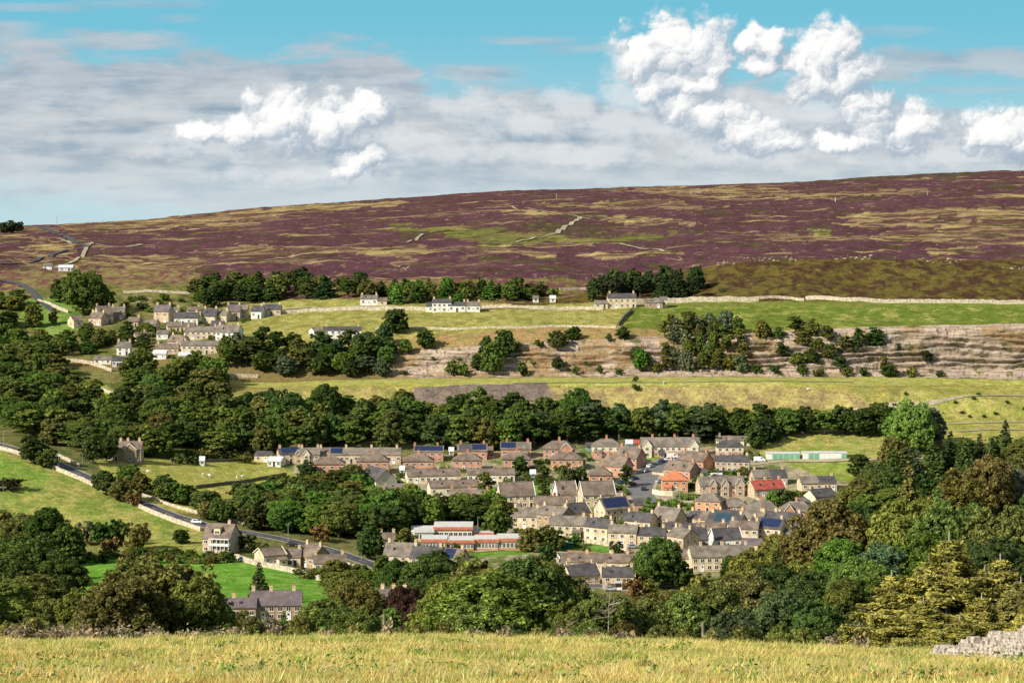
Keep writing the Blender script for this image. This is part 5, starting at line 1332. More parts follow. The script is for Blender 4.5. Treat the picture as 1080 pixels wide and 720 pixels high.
for a in ((62,496,20,'steel lamp post on the verge of the valley road at left','lamp'),(4,472,18,'lamp post where the valley road leaves the left edge','lamp'),(381,590,26,'tall thin lamp post among trees beside the road below the school','lamp'),
 (304,571,20,'thin lamp post by the road above the cream cottages','lamp'),(259,557,14,'short thin post by the road right of the detached house','lamp'),(504,561,16,'dark lamp post behind the school','lamp'),(688,620,26,'pale lamp post in front of the great round tree','lamp'),
 (717,538,20,'thin lamp post beside the hedge in mid village','lamp'),(391,616,14,'grey pole by the terraced garden','lamp'),(87,489,10,'short post by the bend of the valley road','lamp')): pole(*a)
pole(4,545,34,'double pole with crossarms at the left edge of the hill field','pole',mat='wood_pole')
pole(131,377,20,'thin pole among trees by the lone white hillside cottage','pole',dmin=1150,mat='wood_pole')
pole(160,365,16,'thin pole left of the hillside village','pole',dmin=1150,mat='wood_pole')
pole(54,343,16,'thin pole in the green hillside paddock','pole',dmin=1200,mat='wood_pole')
pole(469,402,10,'left one of two pale posts on the bench below the quarry','post',dmin=1150,mat='wood_pole',r=.2)
pole(475,402,10,'right one of two pale posts on the bench below the quarry','post',dmin=1150,mat='wood_pole',r=.2)
pole(405,675,28,'weathered timber post standing at the edge of the near field left of centre','post',D=138,mat='wood_pole',r=.09)
pole(742,681,26,'pale timber post standing at the edge of the near field right of centre','post',D=137,mat='wood_pole',r=.09,lean=-.05)
pole(1076,181,12,'radio mast on the skyline at the far right','mast',dmin=2700,r=.4)
pole(60,237.5,10,'thin mast on the skyline above the moor road','mast',dmin=2500,r=.25)
pole(881,213,5,'short white post on the open moor','post',dmin=1700,mat='roof_white',r=.35)
for q in (93, 98, 103, 108): pole(q,234.8,3,'tiny post on the left skyline','post',dmin=2500,r=.25)['group'] = 'row of tiny posts on the left skyline'
pole(393,211.5,4,'small post on the skyline left of centre','post',dmin=2500,r=.3)
pole(978,206,5,'small pale post high on the moor at right','post',dmin=1700,r=.3)
pole(587,209,5,'small post high on the moor at centre','post',dmin=1700,r=.3)

# ---- garden walls, fences and greenhouses of the village
rg = random.Random(77)
def garden_boundary(u, v, L, yaw, kind):
    x, y, z = ground(u, v)
    for (a, b, c) in KEEP:
        if math.hypot(a-x, b-y) < c*.8: return
    ca, sa = math.cos(yaw), math.sin(yaw); n = max(2, int(L/2)); mb = MB(); w_ = {'wall':.3,'fence':.08,'hedge':.9}[kind]; h2 = {'wall':1.1,'fence':1.6,'hedge':1.5}[kind]
    mt = {'wall': M[rg.choice(['cream_stone','brick','wall_stone'])], 'fence': M[rg.choice(['shed_wood','white_paint','shed_wood'])], 'hedge': None}[kind]
    if kind == 'hedge':
        P = np.stack([RNG.uniform(-L/2, L/2, 500), RNG.uniform(-.6, .6, 500), RNG.uniform(0, 1.5, 500)], 1)
        P = np.stack([P[:,0]*ca-P[:,1]*sa+x, P[:,0]*sa+P[:,1]*ca+y, P[:,2]+z], 1)
        P[:,2] += np.array([H(p[0], p[1])-z for p in P])
        o = link('garden_hedge', mesh_tree('garden_hedge', leaf_quads(P, P*0+[-.3,-.6,.7], .5, RNG), [], None, 'leaf', RNG)); o.color = TINT[rg.choice(['green','mid','dark'])]+(1,)
        return tag(o, 'low clipped hedge between village gardens', 'hedge', 'clipped hedges between village gardens')
    for k in range(n):
        t0 = -L/2+L*k/n; t1 = -L/2+L*(k+1)/n-.02; xa, ya_ = x+ca*t0, y+sa*t0; xb, yb = x+ca*t1, y+sa*t1; za, zb_ = H(xa, ya_), H(xb, yb); ox, oy = -sa*w_/2, ca*w_/2
        vs = [(xa-ox,ya_-oy,za-.4),(xb-ox,yb-oy,zb_-.4),(xb+ox,yb+oy,zb_-.4),(xa+ox,ya_+oy,za-.4)]; vt = [(p[0],p[1],(za if q in (0,3) else zb_)+h2) for q, p in enumerate(vs)]
        mb.mesh(vs+vt, [(3,2,1,0),(4,5,6,7),(0,1,5,4),(1,2,6,5),(2,3,7,6),(3,0,4,7)], mt)
    nm = {'wall':'garden_wall','fence':'garden_fence'}[kind]
    tag(mb.build(nm), {'wall':'low garden wall between village houses','fence':'timber garden fence between village houses'}[kind], kind, {'wall':'low walls between village gardens','fence':'timber fences between village gardens'}[kind])
for k in range(120):
    reg = rg.choice([(320,430,501,512),(560,660,484,522),(690,800,486,520),(560,660,555,590),(720,860,520,560),(430,560,496,502),(690,760,500,545)])
    garden_boundary(rg.uniform(reg[0], reg[1]), rg.uniform(reg[2], reg[3]), rg.uniform(6, 16), rg.choice([0.1, -.15, 1.45, 1.7, -.5]), rg.choice(['wall','fence','hedge','hedge']))
for (u, v, w_, lb) in ((733,502,5,'left greenhouse among the allotments right of the orange house'),(745,508,4.5,'right greenhouse among the allotments right of the orange house'),(756,505,5,'greenhouse between the allotments and the stone row'),(716,546,3.5,'small greenhouse in the green garden below the hedge'),(372,508,3,'small greenhouse below the left brick houses')):
    x, y, z = ground(u, v); o = empty('greenhouse', (x, y, z), .2); tag(o, lb, 'greenhouse'); m = MB()
    for q in np.linspace(-w_/2, w_/2, 6): m.box(q-.04, q+.04, -.04, .0, 0, 1.7, M['white_paint']); m.box(q-.04, q+.04, 2.4, 2.44, 0, 1.7, M['white_paint'])
    m.box(-w_/2, w_/2, -.06, 2.46, 1.7, 1.78, M['white_paint']); m.box(-w_/2, w_/2, 1.17, 1.23, 2.35, 2.42, M['white_paint']); m.build('frame', o)
    m = MB(); m.box(-w_/2+.03, w_/2-.03, .02, 2.38, 0, 1.69, M['solar_teal']); m.build('glazing', o)
    m = MB(); m.face([(-w_/2,-.06,1.785),(w_/2,-.06,1.785),(w_/2,1.2,2.37),(-w_/2,1.2,2.37)], M['roof_white']); m.face([(-w_/2,1.2,2.37),(w_/2,1.2,2.37),(w_/2,2.46,1.785),(-w_/2,2.46,1.785)], M['roof_white']); m.build('roof', o)

# ================================================================ PLANTING
# --- trees of the near slope, surveyed one by one: u, v top, crown width px, distance, kind, tint, label
NEAR = [
 (8,632,70,262,'bush','yg','yellow green bush in the left corner behind the near field'),
 (55,628,60,275,'bush','olive','olive bush second from the left behind the near field'),
 (92,618,60,250,'round','olive','olive tree on the left flank of the great dark dome tree'),
 (165,583,132,232,'round','brown','great dark olive dome tree behind the near field at left'),
 (128,600,90,222,'round','brown','lower left bulge tree beside the great dome tree'),
 (208,606,78,226,'round','brown','lower right bulge tree beside the great dome tree'),
 (243,648,30,245,'bush','green','green bush below the left half of the purple slate terrace'),
 (20,655,56,214,'bush','olive','low olive bush at the far left of the field edge'),
 (236,634,44,262,'bush','dark','dark bush right of the great dome tree'),
 (262,645,44,252,'bush','brown','brownish bush in front of the purple slate terrace'),
 (283,648,40,240,'bush','pink','reddish brown bush in front of the purple slate terrace'),
 (298,643,17,330,'conifer','green','clipped green conical tree in front of the purple slate terrace'),
 (318,646,40,262,'bush','olive','olive bush right of the clipped conical tree'),
 (345,628,54,345,'round','olive','olive tree at the right end of the purple slate terrace'),
 (372,610,62,380,'round','olive','olive tree below the cream cottage with conservatory'),
 (330,660,44,222,'bush','green','low green bush at the field edge below the slate terrace'),
 (374,638,58,240,'round','green','rounded green tree left of the weathered timber post'),
 (412,640,30,300,'tall','green','narrow green tree in front of the house with three chimneys'),
 (428,616,46,330,'round','copper','dark copper beech right of the timber post'),
 (445,634,50,262,'round','copper','dark purple leaved tree left of the yellow green domes'),
 (470,612,70,300,'round','yg','yellow green dome tree left of the largest pale dome'),
 (520,600,118,292,'round','yg','largest yellow green dome tree at centre behind the field'),
 (500,632,70,230,'round','yg','low yellow green tree at the foot of the largest dome'),
 (455,650,46,215,'bush','yg','low yellow green bush left under the largest dome'),
 (560,584,84,352,'round','dark','dark green tree standing behind the largest pale dome'),
 (592,612,50,300,'round','dark','dark tree left of the bare branched tree'),
 (575,636,48,235,'bush','green','green bush left below the bare branched tree'),
 (604,632,56,250,'round','olive','olive tree left half around the bare branches'),
 (640,624,66,256,'round','olive','olive tree with bare pale branches showing in front of it'),
 (682,630,66,262,'round','olive','olive brown tree right of the bare branches'),
 (718,624,62,268,'round','olive','olive tree left of the pale timber post'),
 (655,652,50,215,'bush','brown','brownish bush below the bare branches'),
 (700,655,50,212,'bush','olive','low olive bush left of the pale timber post'),
 (752,612,66,285,'round','olive','mottled olive tree behind the pale timber post'),
 (790,600,70,300,'round','brown','brownish olive tree right of the pale timber post'),
 (775,640,56,225,'round','blue','bluish green tree in front of the mottled olive one'),
 (822,622,66,262,'round','blue','bluish dark tree at right of centre behind the field'),
 (860,632,64,240,'round','dark','dark green tree left of the golden larches'),
 (892,608,52,300,'round','olive','olive tree just left of the golden larches'),
 (880,655,50,212,'bush','dark','dark bush low left of the golden larches'),
 (838,656,56,208,'bush','olive','low olive bush at the field edge right of centre'),
 (780,662,56,204,'bush','dark','low dark bush at the field edge right of the pale post'),
 (620,662,44,206,'bush','green','low green bush at the field edge under the bare branches'),
 (548,660,50,208,'bush','dark','low dark bush at the field edge at centre'),
 (920,648,52,210,'bush','blue','bluish bush under the left golden larch'),
 (1000,568,168,196,'larch','larch','tallest golden larch tree at the right'),
 (945,606,120,202,'larch','larch','golden larch left of the tallest one'),
 (1058,590,128,196,'larch','larch','golden larch at the right edge above the rubble wall'),
 (975,632,117,182,'larch','larch','low golden larch in front of the tallest larch'),
 (1030,628,117,180,'larch','larch','low golden larch left above the rubble wall'),
 (1084,640,98,172,'larch','larch','golden larch half out of the frame at the right edge'),
 (1012,652,125,176,'larch','larch','low golden larch between the tallest larch and the rubble wall'),
 (958,654,112,184,'larch','larch','lowest golden larch at the field edge left of the rubble wall'),
 (1078,612,112,188,'larch','brown','brown tinged larch in the right corner above the rubble wall'),
 (980,588,112,225,'larch','yg','yellow green larch just behind the tallest golden larch'),
 (1035,600,112,228,'larch','larch','golden larch between the tallest larch and the right edge'),
 (1130,585,125,200,'larch','larch','golden larch beyond the right edge'),
 (1150,620,80,240,'round','dark','dark tree beyond the right edge'),
 (-40,600,90,250,'round','olive','olive tree beyond the left edge'),
]
for a in NEAR: tree_at(*a)
# fallen and bare wood
def bare_tree(u, v, D, hh, label, rise=1.0):
    """bleached leader and side twigs breaking through the crown"""
    s, t = ray(u, v); x = s*D; z = t*D; r = random.Random(int(u)); zg = H(x, D)
    root = empty('bare_tree', (x, D, zg)); tag(root, label, 'dead tree'); z -= zg
    m = MB(); m.cone((0,0,-1),(.1,0,z),.07,.045,M['dead_wood'],6); m.cone((.1,0,z),(.3,-.1,z+hh*.8),.045,.012,M['dead_wood'],5); m.build('trunk', root)
    def br(mb, p, d, L, rad, dep):
        q = p+d*L; mb.cone(p, q, rad, rad*.6, M['dead_wood'], 4)
        if dep:
            for k in range(r.choice((2,3))):
                nd = d+np.array([r.uniform(-.7,.7), r.uniform(-.5,.3), r.uniform(-.15,.5)]); nd /= np.linalg.norm(nd); br(mb, p+d*L*r.uniform(.45,1), nd, L*r.uniform(.4,.8), rad*.6, dep-1)
    for k in range(11):
        b = MB(); zb = z+hh*r.uniform(-.6,.7); sg = r.choice((-1,1)); d = np.array([sg*r.uniform(.25,1), -r.uniform(.3,.8), r.uniform(.0,1.0)*rise]); d /= np.linalg.norm(d)
        br(b, np.array([.12,-.05,zb]), d, hh*r.uniform(.25,.5), .035, 2); b.build('branch', root)
bare_tree(641, 640, 247, 2.6, 'bleached bare branches spreading in front of the olive trees', 1.1)
m = MB(); x, y, z = ground(972, 686, 100); m.cone((0,0,0),(-.8,.2,.75),.05,.02,M['dead_wood'],6); m.cone((-.4,.1,.35),(-.5,.1,.75),.03,.01,M['dead_wood'],5); tag(m.build('fallen_branch', None, (x, y+1, z)), 'bleached branch leaning at the field edge below the larches', 'branch')

# --- middle distance, surveyed one by one
MID = [
 (30,562,84,560,'round','dark','dark rounded tree at left above the yellow green bushes'),(62,585,56,520,'round','dark','dark green tree left of the bright green field'),(8,580,60,520,'round','dark','dark tree at the left edge in the lower wood'),
 (50,534,50,640,'round','dark','tall dark green tree left of the tree shadows on the green field'),(74,552,34,650,'round','dark','dark tree whose shadow falls on the green field'),(22,540,44,660,'round','olive','olive brown tree at left below the hill field'),
 (4,536,34,650,'round','brown','brownish tree at the left edge below the hill field'),(35,604,60,470,'round','mid','green tree in the lower left wood'),(5,610,56,450,'round','olive','olive tree in the lower left corner wood'),
 (92,548,26,720,'bush','pink','reddish bush at the foot of the hill field'),(108,546,30,740,'bush','dark','dark bush right of the reddish one below the hill field'),(126,548,28,745,'bush','olive','olive bush below the hill field'),(145,550,30,760,'bush','brown','rusty brown bush below the hill field'),(116,566,22,730,'bush','autumn','brown low bush at the top of the green field'),
 (420,588,44,560,'round','dark','dark green tree in front of the grey roofed house below the school'),(448,585,50,520,'round','dark','dark tree in front of the broad slate roof'),(468,604,40,470,'round','mid','green tree right below the solar roofed stone house'),(403,584,20,600,'tall','green','slim green tree by the yard below the school'),
 (394,640,70,400,'round','dark','dark tree behind the weathered timber post'),
 (500,596,60,470,'round','olive','olive tree below the school'),(530,592,60,440,'round','olive','olive tree right below the school'),(490,584,34,600,'bush','yg','yellow green hedge tree in front of the school'),
 (582,590,40,500,'round','olive','olive tree left of the brown roofed terrace'),(575,608,44,420,'round','dark','dark tree left of the bottom rows'),(614,607,30,560,'bush','mid','green bush in front of the coped gable house'),
 (693,564,48,700,'round','mid','great round green tree in front of the two lane terraces'),(676,582,30,720,'round','dark','dark lower part tree left beside the great round tree'),(712,586,30,700,'round','dark','dark tree right beside the great round tree'),(722,596,22,660,'bush','dark','dark bush left of the long stone terrace'),
 (668,607,22,600,'bush','autumn','reddish bush beside the house with white doors'),(684,610,20,600,'bush','yg','yellow bush near the lamp post by the great tree'),
 (740,604,40,520,'bush','yg','yellow green bush under the long stone terrace'),(762,606,40,500,'bush','olive','olive bush under the long stone terrace'),(776,585,34,600,'round','dark','dark tree hiding the right end of the long stone terrace'),(800,575,60,520,'round','olive','brownish olive tree right of the bright white house'),
 (815,562,36,640,'round','olive','olive tree top against the purple roofed house'),(838,562,50,560,'round','bright','bright yellow green tree against the slate roofs'),(850,590,50,480,'round','yg','yellow green tree below the bright one'),(870,525,90,520,'round','olive','great olive tree right of the lower town'),(912,540,70,520,'round','dark','dark olive tree right of the great olive one'),
 (890,566,70,440,'round','green','green tree with bright leaves below the great olive tree'),(930,570,70,420,'round','blue','blue green tree left of the larches'),(905,585,60,380,'round','green','bright green tree between the dark tree and the larches'),(820,590,60,440,'round','dark','dark tree below the yellow green ones'),
 (960,520,90,560,'round','olive','large olive tree below the conifer group at right'),(1010,525,80,540,'round','mid','dark green tree above the tallest larch'),(1055,530,80,520,'round','brown','brownish tree above the right larch'),(975,560,70,420,'round','mid','green tree behind the left of the tallest larch'),(1050,565,70,400,'round','dark','dark tree behind the right hand larch'),(1090,540,60,500,'round','blue','blue green tree at the right edge'),
 (1065,490,46,760,'round','grey','pale grey green tree at the right edge above the woods'),(1040,478,60,800,'round','brown','brownish dome tree below the lone conifer'),(1078,478,50,820,'round','brown','brownish tree at the right edge below the lone conifer'),(1010,500,60,690,'round','olive','olive tree below the conifer group'),(985,512,50,640,'conifer','dark','conifer in the lower part of the right hand group'),
 (930,540,60,640,'round','olive','olive round tree below the cream bungalow'),(905,528,40,700,'round','dark','dark tree in front of the cream bungalow'),
 (1060,442,22,1000,'conifer','pine','lone dark conifer standing clear at the far right'),
 (960,420,46,1040,'round','bright','large bright green tree at the right end of the long wood'),(945,432,30,1050,'round','green','green tree left of the large bright one'),(982,428,34,1040,'round','grey','pale grey green tree right of the large bright one'),
 (940,466,24,960,'conifer','dark','leftmost conifer of the right hand group'),(954,462,24,950,'conifer','dark','second conifer of the right hand group'),(968,470,26,940,'conifer','pine','third conifer of the right hand group'),(984,458,26,960,'conifer','dark','tallest conifer in the middle of the right hand group'),(1000,454,26,970,'conifer','pine','conifer right of the tallest in the right hand group'),(1016,460,26,960,'conifer','dark','conifer near the right end of the group'),(1032,456,24,980,'conifer','pine','rightmost conifer of the right hand group'),(1046,460,20,990,'conifer','dark','small conifer left of the lone dark one'),
 (992,478,30,900,'conifer','dark','conifer in the front of the right hand group'),(960,486,32,880,'conifer','olive','olive conifer in front of the right hand group'),(1020,482,32,860,'conifer','blue','bluish conifer in front of the right hand group'),(945,492,36,860,'round','dark','dark tree at the left foot of the conifer group'),(908,478,26,1000,'round','dark','dark round tree at the right end of the garage field'),(922,486,26,960,'round','mid','mid green tree below the right end of the garage field'),
 (273,592,24,700,'conifer','pine','lone dark conical conifer on the bright green field'),
 (806,440,26,1060,'round','pine','big dark tree between the estate and the garage field'),(797,448,20,1050,'round','dark','dark tree left of the big dark one by the garage field'),(816,450,16,1050,'bush','dark','dark bush right of the big dark tree by the garage field'),
 (323,484,18,1010,'round','dark','dark bushy tree in front of the estate left end'),(548,480,18,1015,'round','dark','dark round tree among the brick houses'),(606,488,26,985,'bush','dark','dark wide bush below the orange brick house'),(573,490,16,970,'tall','mid','slim green tree left of the narrow white gabled house'),(574,508,14,950,'tall','dark','slim dark tree between the two large cream houses'),(512,497,20,955,'tall','olive','olive tree at the right end of the cream rows'),(672,474,14,1060,'round','yg','bright yellow green tree at the head of the estate road'),
 (660,490,14,1000,'tall','dark','dark slim tree in the shade left of the estate road'),(430,508,30,940,'round','bright','bright green tree in front of the cream rows'),(455,520,30,900,'round','yg','yellow green tree in front of the brown roofed row'),(522,530,32,900,'round','green','green tree right of the bare brick gable'),(488,522,28,900,'round','mid','round green tree hiding the brown roofed row'),(410,516,34,920,'round','green','green tree right of the broad cream gable'),(390,520,26,900,'round','dark','dark tree below the broad cream gable'),
 (344,508,16,960,'bush','autumn','golden brown small tree below the leftmost brick house'),(318,530,20,900,'round','autumn','pinkish brown tree in the mid wood'),(337,552,22,880,'bush','autumn','second brownish tree in the mid wood'),
 (830,515,24,900,'round','dark','dark tree in front of the red tiled roof'),(815,516,20,905,'round','green','green tree left in front of the red tiled roof'),(640,542,16,860,'bush','yg','yellow green bush between the large brown roofed house and the solar house'),(694,524,32,940,'bush','green','wide green hedge bush below the estate road'),(712,524,20,940,'bush','yg','yellow green bush below the orange brick house'),(680,540,12,890,'bush','copper','dark red bush beside the solar roofed stone house'),
 (558,556,24,850,'round','olive','olive tree in front of the cream cottages'),(580,554,26,840,'round','olive','olive brown tree left of the small lawn'),(650,570,16,820,'bush','dark','dark bush at the foot of the lane terraces'),(575,572,20,830,'bush','dark','dark bush behind the bus shelter'),(605,560,18,850,'bush','green','green bushes at the edge of the small lawn'),
 (480,572,20,810,'bush','mid','small round bush before the school front'),(428,556,26,860,'round','olive','olive tree left of the school hall'),(390,554,30,850,'round','dark','dark tree left of the school'),(505,590,30,760,'bush','copper','dark red bush right below the school'),
 (12,232,14,2500,'round','pine','dark windswept skyline tree cluster at the far left'),(20,233,8,2500,'round','pine','small windswept tree on the skyline'),(4,234,10,2490,'round','pine','windswept skyline tree at the very left edge'),
]
for a in MID:
    u, vt, w_, D, ki, ti, lb = a
    tree_at(u, vt, w_, D, ki, ti, lb, minh=3)

for (u, vt, wp, D, ti, lb) in ((655,628,60,330,'olive','olive tree on the slope below the house with white doors'),(625,634,44,380,'mid','mid green tree on the slope left below the house with white doors'),(700,622,60,360,'brown','brownish tree on the slope below the retaining wall'),(672,640,50,300,'dark','dark tree low on the slope below the reddish bush'),(735,618,56,400,'olive','olive tree on the slope below the yellow green bush'),(545,612,50,420,'dark','dark tree between the pale domes and the bottom rows'),(600,622,44,430,'mid','mid green tree just below the slate roofed coped gable house'),(350,642,50,330,'dark','dark tree right of the slate terrace on the near slope'),(860,600,60,420,'dark','dark tree on the slope behind the olive ones left of the larches'),(925,600,60,330,'mid','mid green tree behind the left golden larch')):
    tree_at(u, vt, wp, D, 'round', ti, lb)
# --- cliff-side and hillside trees on their own feet: u, v foot, w px, h px
for a in ((417,351,26,27,'round','dark','solitary dark tree standing on the hillside pasture'),(450,367,19,21,'round','dark','round dark tree on the lip of the quarry'),(428,373,15,17,'round','mid','round tree just left of the quarry face top'),
 (477,396,14,18,'round','olive','olive bush at the left of the quarry foot',),(488,396,14,15,'bush','bright','bright green bush at the foot of the quarry left part'),(505,392,16,20,'round','dark','left tree of the dense clump on the quarry'),(520,394,24,36,'round','mid','largest tree of the clump on the quarry left part'),(532,378,20,32,'round','dark','upper right tree of the quarry clump'),(512,378,16,26,'round','dark','upper left tree of the quarry clump'),
 (552,396,14,16,'bush','dark','dark bush at the quarry foot left of centre'),(545,372,10,14,'bush','olive','olive bush upon the quarry ledge'),(568,366,11,9,'bush','dark','dark round bush high on the quarry left of centre'),(588,367,20,20,'round','dark','largest dark tree on top of the quarry at centre'),(604,358,16,15,'round','dark','dark tree on the quarry top right of the largest'),
 (588,389,14,14,'round','pine','round dark bush halfway down the quarry face'),(608,394,9,9,'bush','mid','small green bush low on the quarry'),(633,393,8,9,'bush','dark','small dark bush low on the quarry left of the tree mass'),(657,358,15,15,'round','dark','dark tree at the bottom of the climbing wall'),(643,360,8,10,'bush','dark','small bush by the climbing wall'),(677,390,20,24,'round','green','green tree at the left of the quarry tree mass'),(672,378,16,14,'round','dark','dark tree above the green one by the tree mass'),(690,394,10,12,'bush','olive','small olive bush by the tree mass'),
 (977,384,13,16,'tall','pine','isolated black green tree on the pale quarry face'),(947,370,7,9,'bush','dark','tiny bush high on the pale quarry face'),(938,397,18,14,'round','dark','dark tree at the quarry foot right of the clusters'),(931,390,9,16,'tall','olive','slim olive tree at the quarry foot right'),(962,397,14,11,'bush','yg','yellow green bush low on the right quarry'),(992,397,10,7,'bush','dark','low bush at the foot of the right quarry'),
 (920,366,28,22,'round','dark','broad dark tree on the quarry brow at right'),(905,376,12,32,'tall','dark','tall slim dark tree left of the broad brow tree'),(805,358,18,22,'round','olive','rounded yellow olive tree on the quarry brow'),
 (670,302,5,4,'bush','dark','lone thorn bush on the moor slope right of the pines'),(747,303,6,5,'bush','dark','small thorn bush right of the pine group'),(762,308,7,4,'bush','green','low green bush right of the pine group'),
 (548,314,20,14,'round','dark','dark round tree left of the two tiny sheds'),(572,312,13,16,'round','dark','dark tree between the two tiny sheds'),(584,312,11,9,'bush','green','small green tree right of the sheds'),(670,402,8,7,'bush','green','lone bush on the bank below the quarry'),(670,411,10,7,'bush','dark','dark bush upon the brown bank below the quarry')):
    tree_on(*a[:7], dmin=1150)
for (u, v) in ((943,428),(955,416),(1027,421),(1032,417),(1015,436),(1023,440),(1038,440),(1050,437),(1008,425),(990,441),(1062,425),(1080,432)):
    tree_on(u, v, 5, 4, 'bush', 'dark', 'small dark gorse bush on the grassy bank at right', 'gorse bushes dotted over the right bank', dmin=1050)

# --- woods (several trees that nothing tells apart share a label)
BL = ['round','round','tall']
scatter([(235,452),(250,437),(560,450),(560,476),(430,472),(270,482),(235,480)], 8.0, (10,14), (12,16), BL, ['dark','dark','mid','mid','olive'], 'wood behind the left part of the estate', 'in the dense wood behind the solar roofed brick houses', 1, maxn=66)
scatter([(560,452),(760,450),(760,470),(650,464),(560,472)], 8.0, (10,14), (12,16), BL, ['dark','mid','dark','blue'], 'wood behind the middle of the estate', 'in the dense wood behind the cream gabled row', 2, maxn=44)
scatter([(760,452),(945,456),(935,462),(830,460),(760,468)], 8.0, (10,13), (11,14), BL, ['dark','dark','mid','mid'], 'wood above the garage field', 'in the wood along the top of the garage field', 3, maxn=36)
for (u, vt, wp, ti, lb) in ((300,410,42,'dark','rounded dome tree standing above the left end of the long wood'),(345,404,38,'dark','second dome tree rising above the long wood near the bank'),(505,408,36,'mid','tall dome rising in front of the brown spoil bank'),(425,410,26,'olive','tree rising at the left corner of the brown spoil bank'),(610,408,38,'dark','tall dark dome rising at the right of the brown spoil bank'),(278,416,30,'dark','dome tree at the left end of the long wood'),(385,418,30,'mid','dome tree by the grass bank left of centre'),(398,417,18,'autumn','pinkish dying tree left of the spoil bank')):
    tree_at(u, vt, wp, 1112, 'round', ti, lb)
scatter([(0,384),(60,384),(90,400),(150,402),(190,398),(235,394),(240,480),(180,481),(100,478),(60,472),(0,464)], 9.0, (11,16), (10,15), BL, ['dark','mid','olive','olive','mid','yg'], 'hillside wood left of the quarry bench', 'in the broad hillside wood below the upper village', 4, maxn=84)
scatter([(-160,300),(-5,330),(-5,465),(-160,440)], 14, (10,15), (12,16), BL, ['dark','mid'], 'wood beyond the left edge', 'in the wood beyond the left edge', 5, maxn=14)
scatter([(0,325),(18,322),(20,352),(60,364),(88,362),(92,376),(0,384)], 8, (8,12), (7,11), BL, ['dark','olive','mid'], 'trees around the hillside paddock', 'around the green hillside paddock', 6, maxn=20)
scatter([(90,356),(150,348),(160,360),(150,372),(120,362),(92,376)], 7.5, (6,9), (5,8), BL, ['dark','mid','olive'], 'trees left of the hillside village', 'left of the hillside village houses', 7, maxn=18)
for (u, v, w_, h2, ti, lb) in ((88,332,46,50,'mid','great bright topped tree above the hillside village'),(70,318,30,26,'dark','dark tree left of the great bright topped tree'),(105,330,34,34,'green','green tree right behind the great bright topped tree'),(149,396,30,30,'olive','large tree in front of the lone white hillside cottage'),(36,345,18,26,'olive','thin tree on the green hillside paddock'),(56,342,10,18,'olive','slim tree standing on the green paddock')):
    tree_on(u, v, w_, h2, 'round', ti, lb, dmin=1150)
scatter([(238,362),(330,370),(390,368),(402,362),(412,378),(404,398),(240,397),(232,380)], 7.6, (8,12), (9,12.5), BL, ['dark','dark','mid','mid','blue'], 'wood left of the quarry', 'in the wood between the hillside village and the quarry', 8, dmin=1150, maxn=52)
scatter([(204,325),(250,322),(300,316),(405,316),(405,308),(300,304),(204,306)], 8.5, (9,13), (9,13.5), ['round','round','tall','conifer'], ['dark','mid','pine','olive'], 'wood below the moor at left', 'in the belt below the moor behind the lane cottages', 9, dmin=1250, maxn=34)
scatter([(416,321),(448,321),(512,317),(562,318),(562,309),(416,308)], 8.0, (7,11), (7,11.5), ['round','round','conifer'], ['dark','mid','green','olive'], 'wood below the moor at centre', 'in the belt behind the white farm cottages', 10, dmin=1250, maxn=26)
scatter([(622,319),(640,315),(735,313),(738,305),(640,305)], 7.5, (7,11), (10,15), ['conifer','tall','round'], ['pine','pine','dark'], 'dark pines behind the stone farmhouse', 'in the clump behind the stone farmhouse', 11, dmin=1250, maxn=26)
scatter([(700,394),(700,352),(735,348),(785,350),(782,394)], 5.4, (5,7.5), (8,12), ['tall','tall','round'], ['olive','mid','yg','olive','grey'], 'tree mass growing down the quarry', 'in the dense tree mass hanging on the quarry face', 12, dmin=1150, maxn=70)
scatter([(820,388),(820,352),(870,352),(900,368),(895,392)], 6.2, (6,9), (7,10), ['tall','round'], ['dark','mid','olive'], 'tree clusters on the quarry at right', 'in the clusters on the quarry right of the tree mass', 13, dmin=1150, maxn=22)
scatter([(785,397),(930,397),(930,392),(785,390)], 7.5, (5,7), (4,6), ['bush'], ['mid','dark','olive'], 'bushes along the foot of the quarry', 'at the foot of the quarry right of the tree mass', 14, dmin=1150, maxn=16)
scatter([(405,395),(660,395),(660,368),(405,372)], 12, (2,4), (2,3.5), ['bush'], ['dark','mid'], 'scrub dotted on the quarry face', 'small on the quarry face below the pasture', 15, dmin=1150, maxn=22)
scatter([(244,560),(262,542),(330,530),(372,525),(400,545),(520,545),(535,560),(510,556),(440,553),(396,572),(340,566),(300,562)], 7.5, (10,14), (10,14), BL, ['dark','mid','green','olive'], 'wood in the middle of the valley', 'in the wood between the pasture and the school', 16, maxn=58)
scatter([(252,532),(300,524),(320,530),(262,545)], 8, (8,12), (8,12), BL, ['mid','dark'], 'upper edge of the mid valley wood', 'on the upper edge of the mid valley wood', 17, maxn=10)
scatter([(98,508),(130,510),(200,532),(240,545),(236,552),(150,528)], 6, (7,11), (7,10), ['round'], ['dark','mid','olive'], 'trees along the uphill side of the valley road', 'beside the valley road on its uphill side', 18, maxn=16)
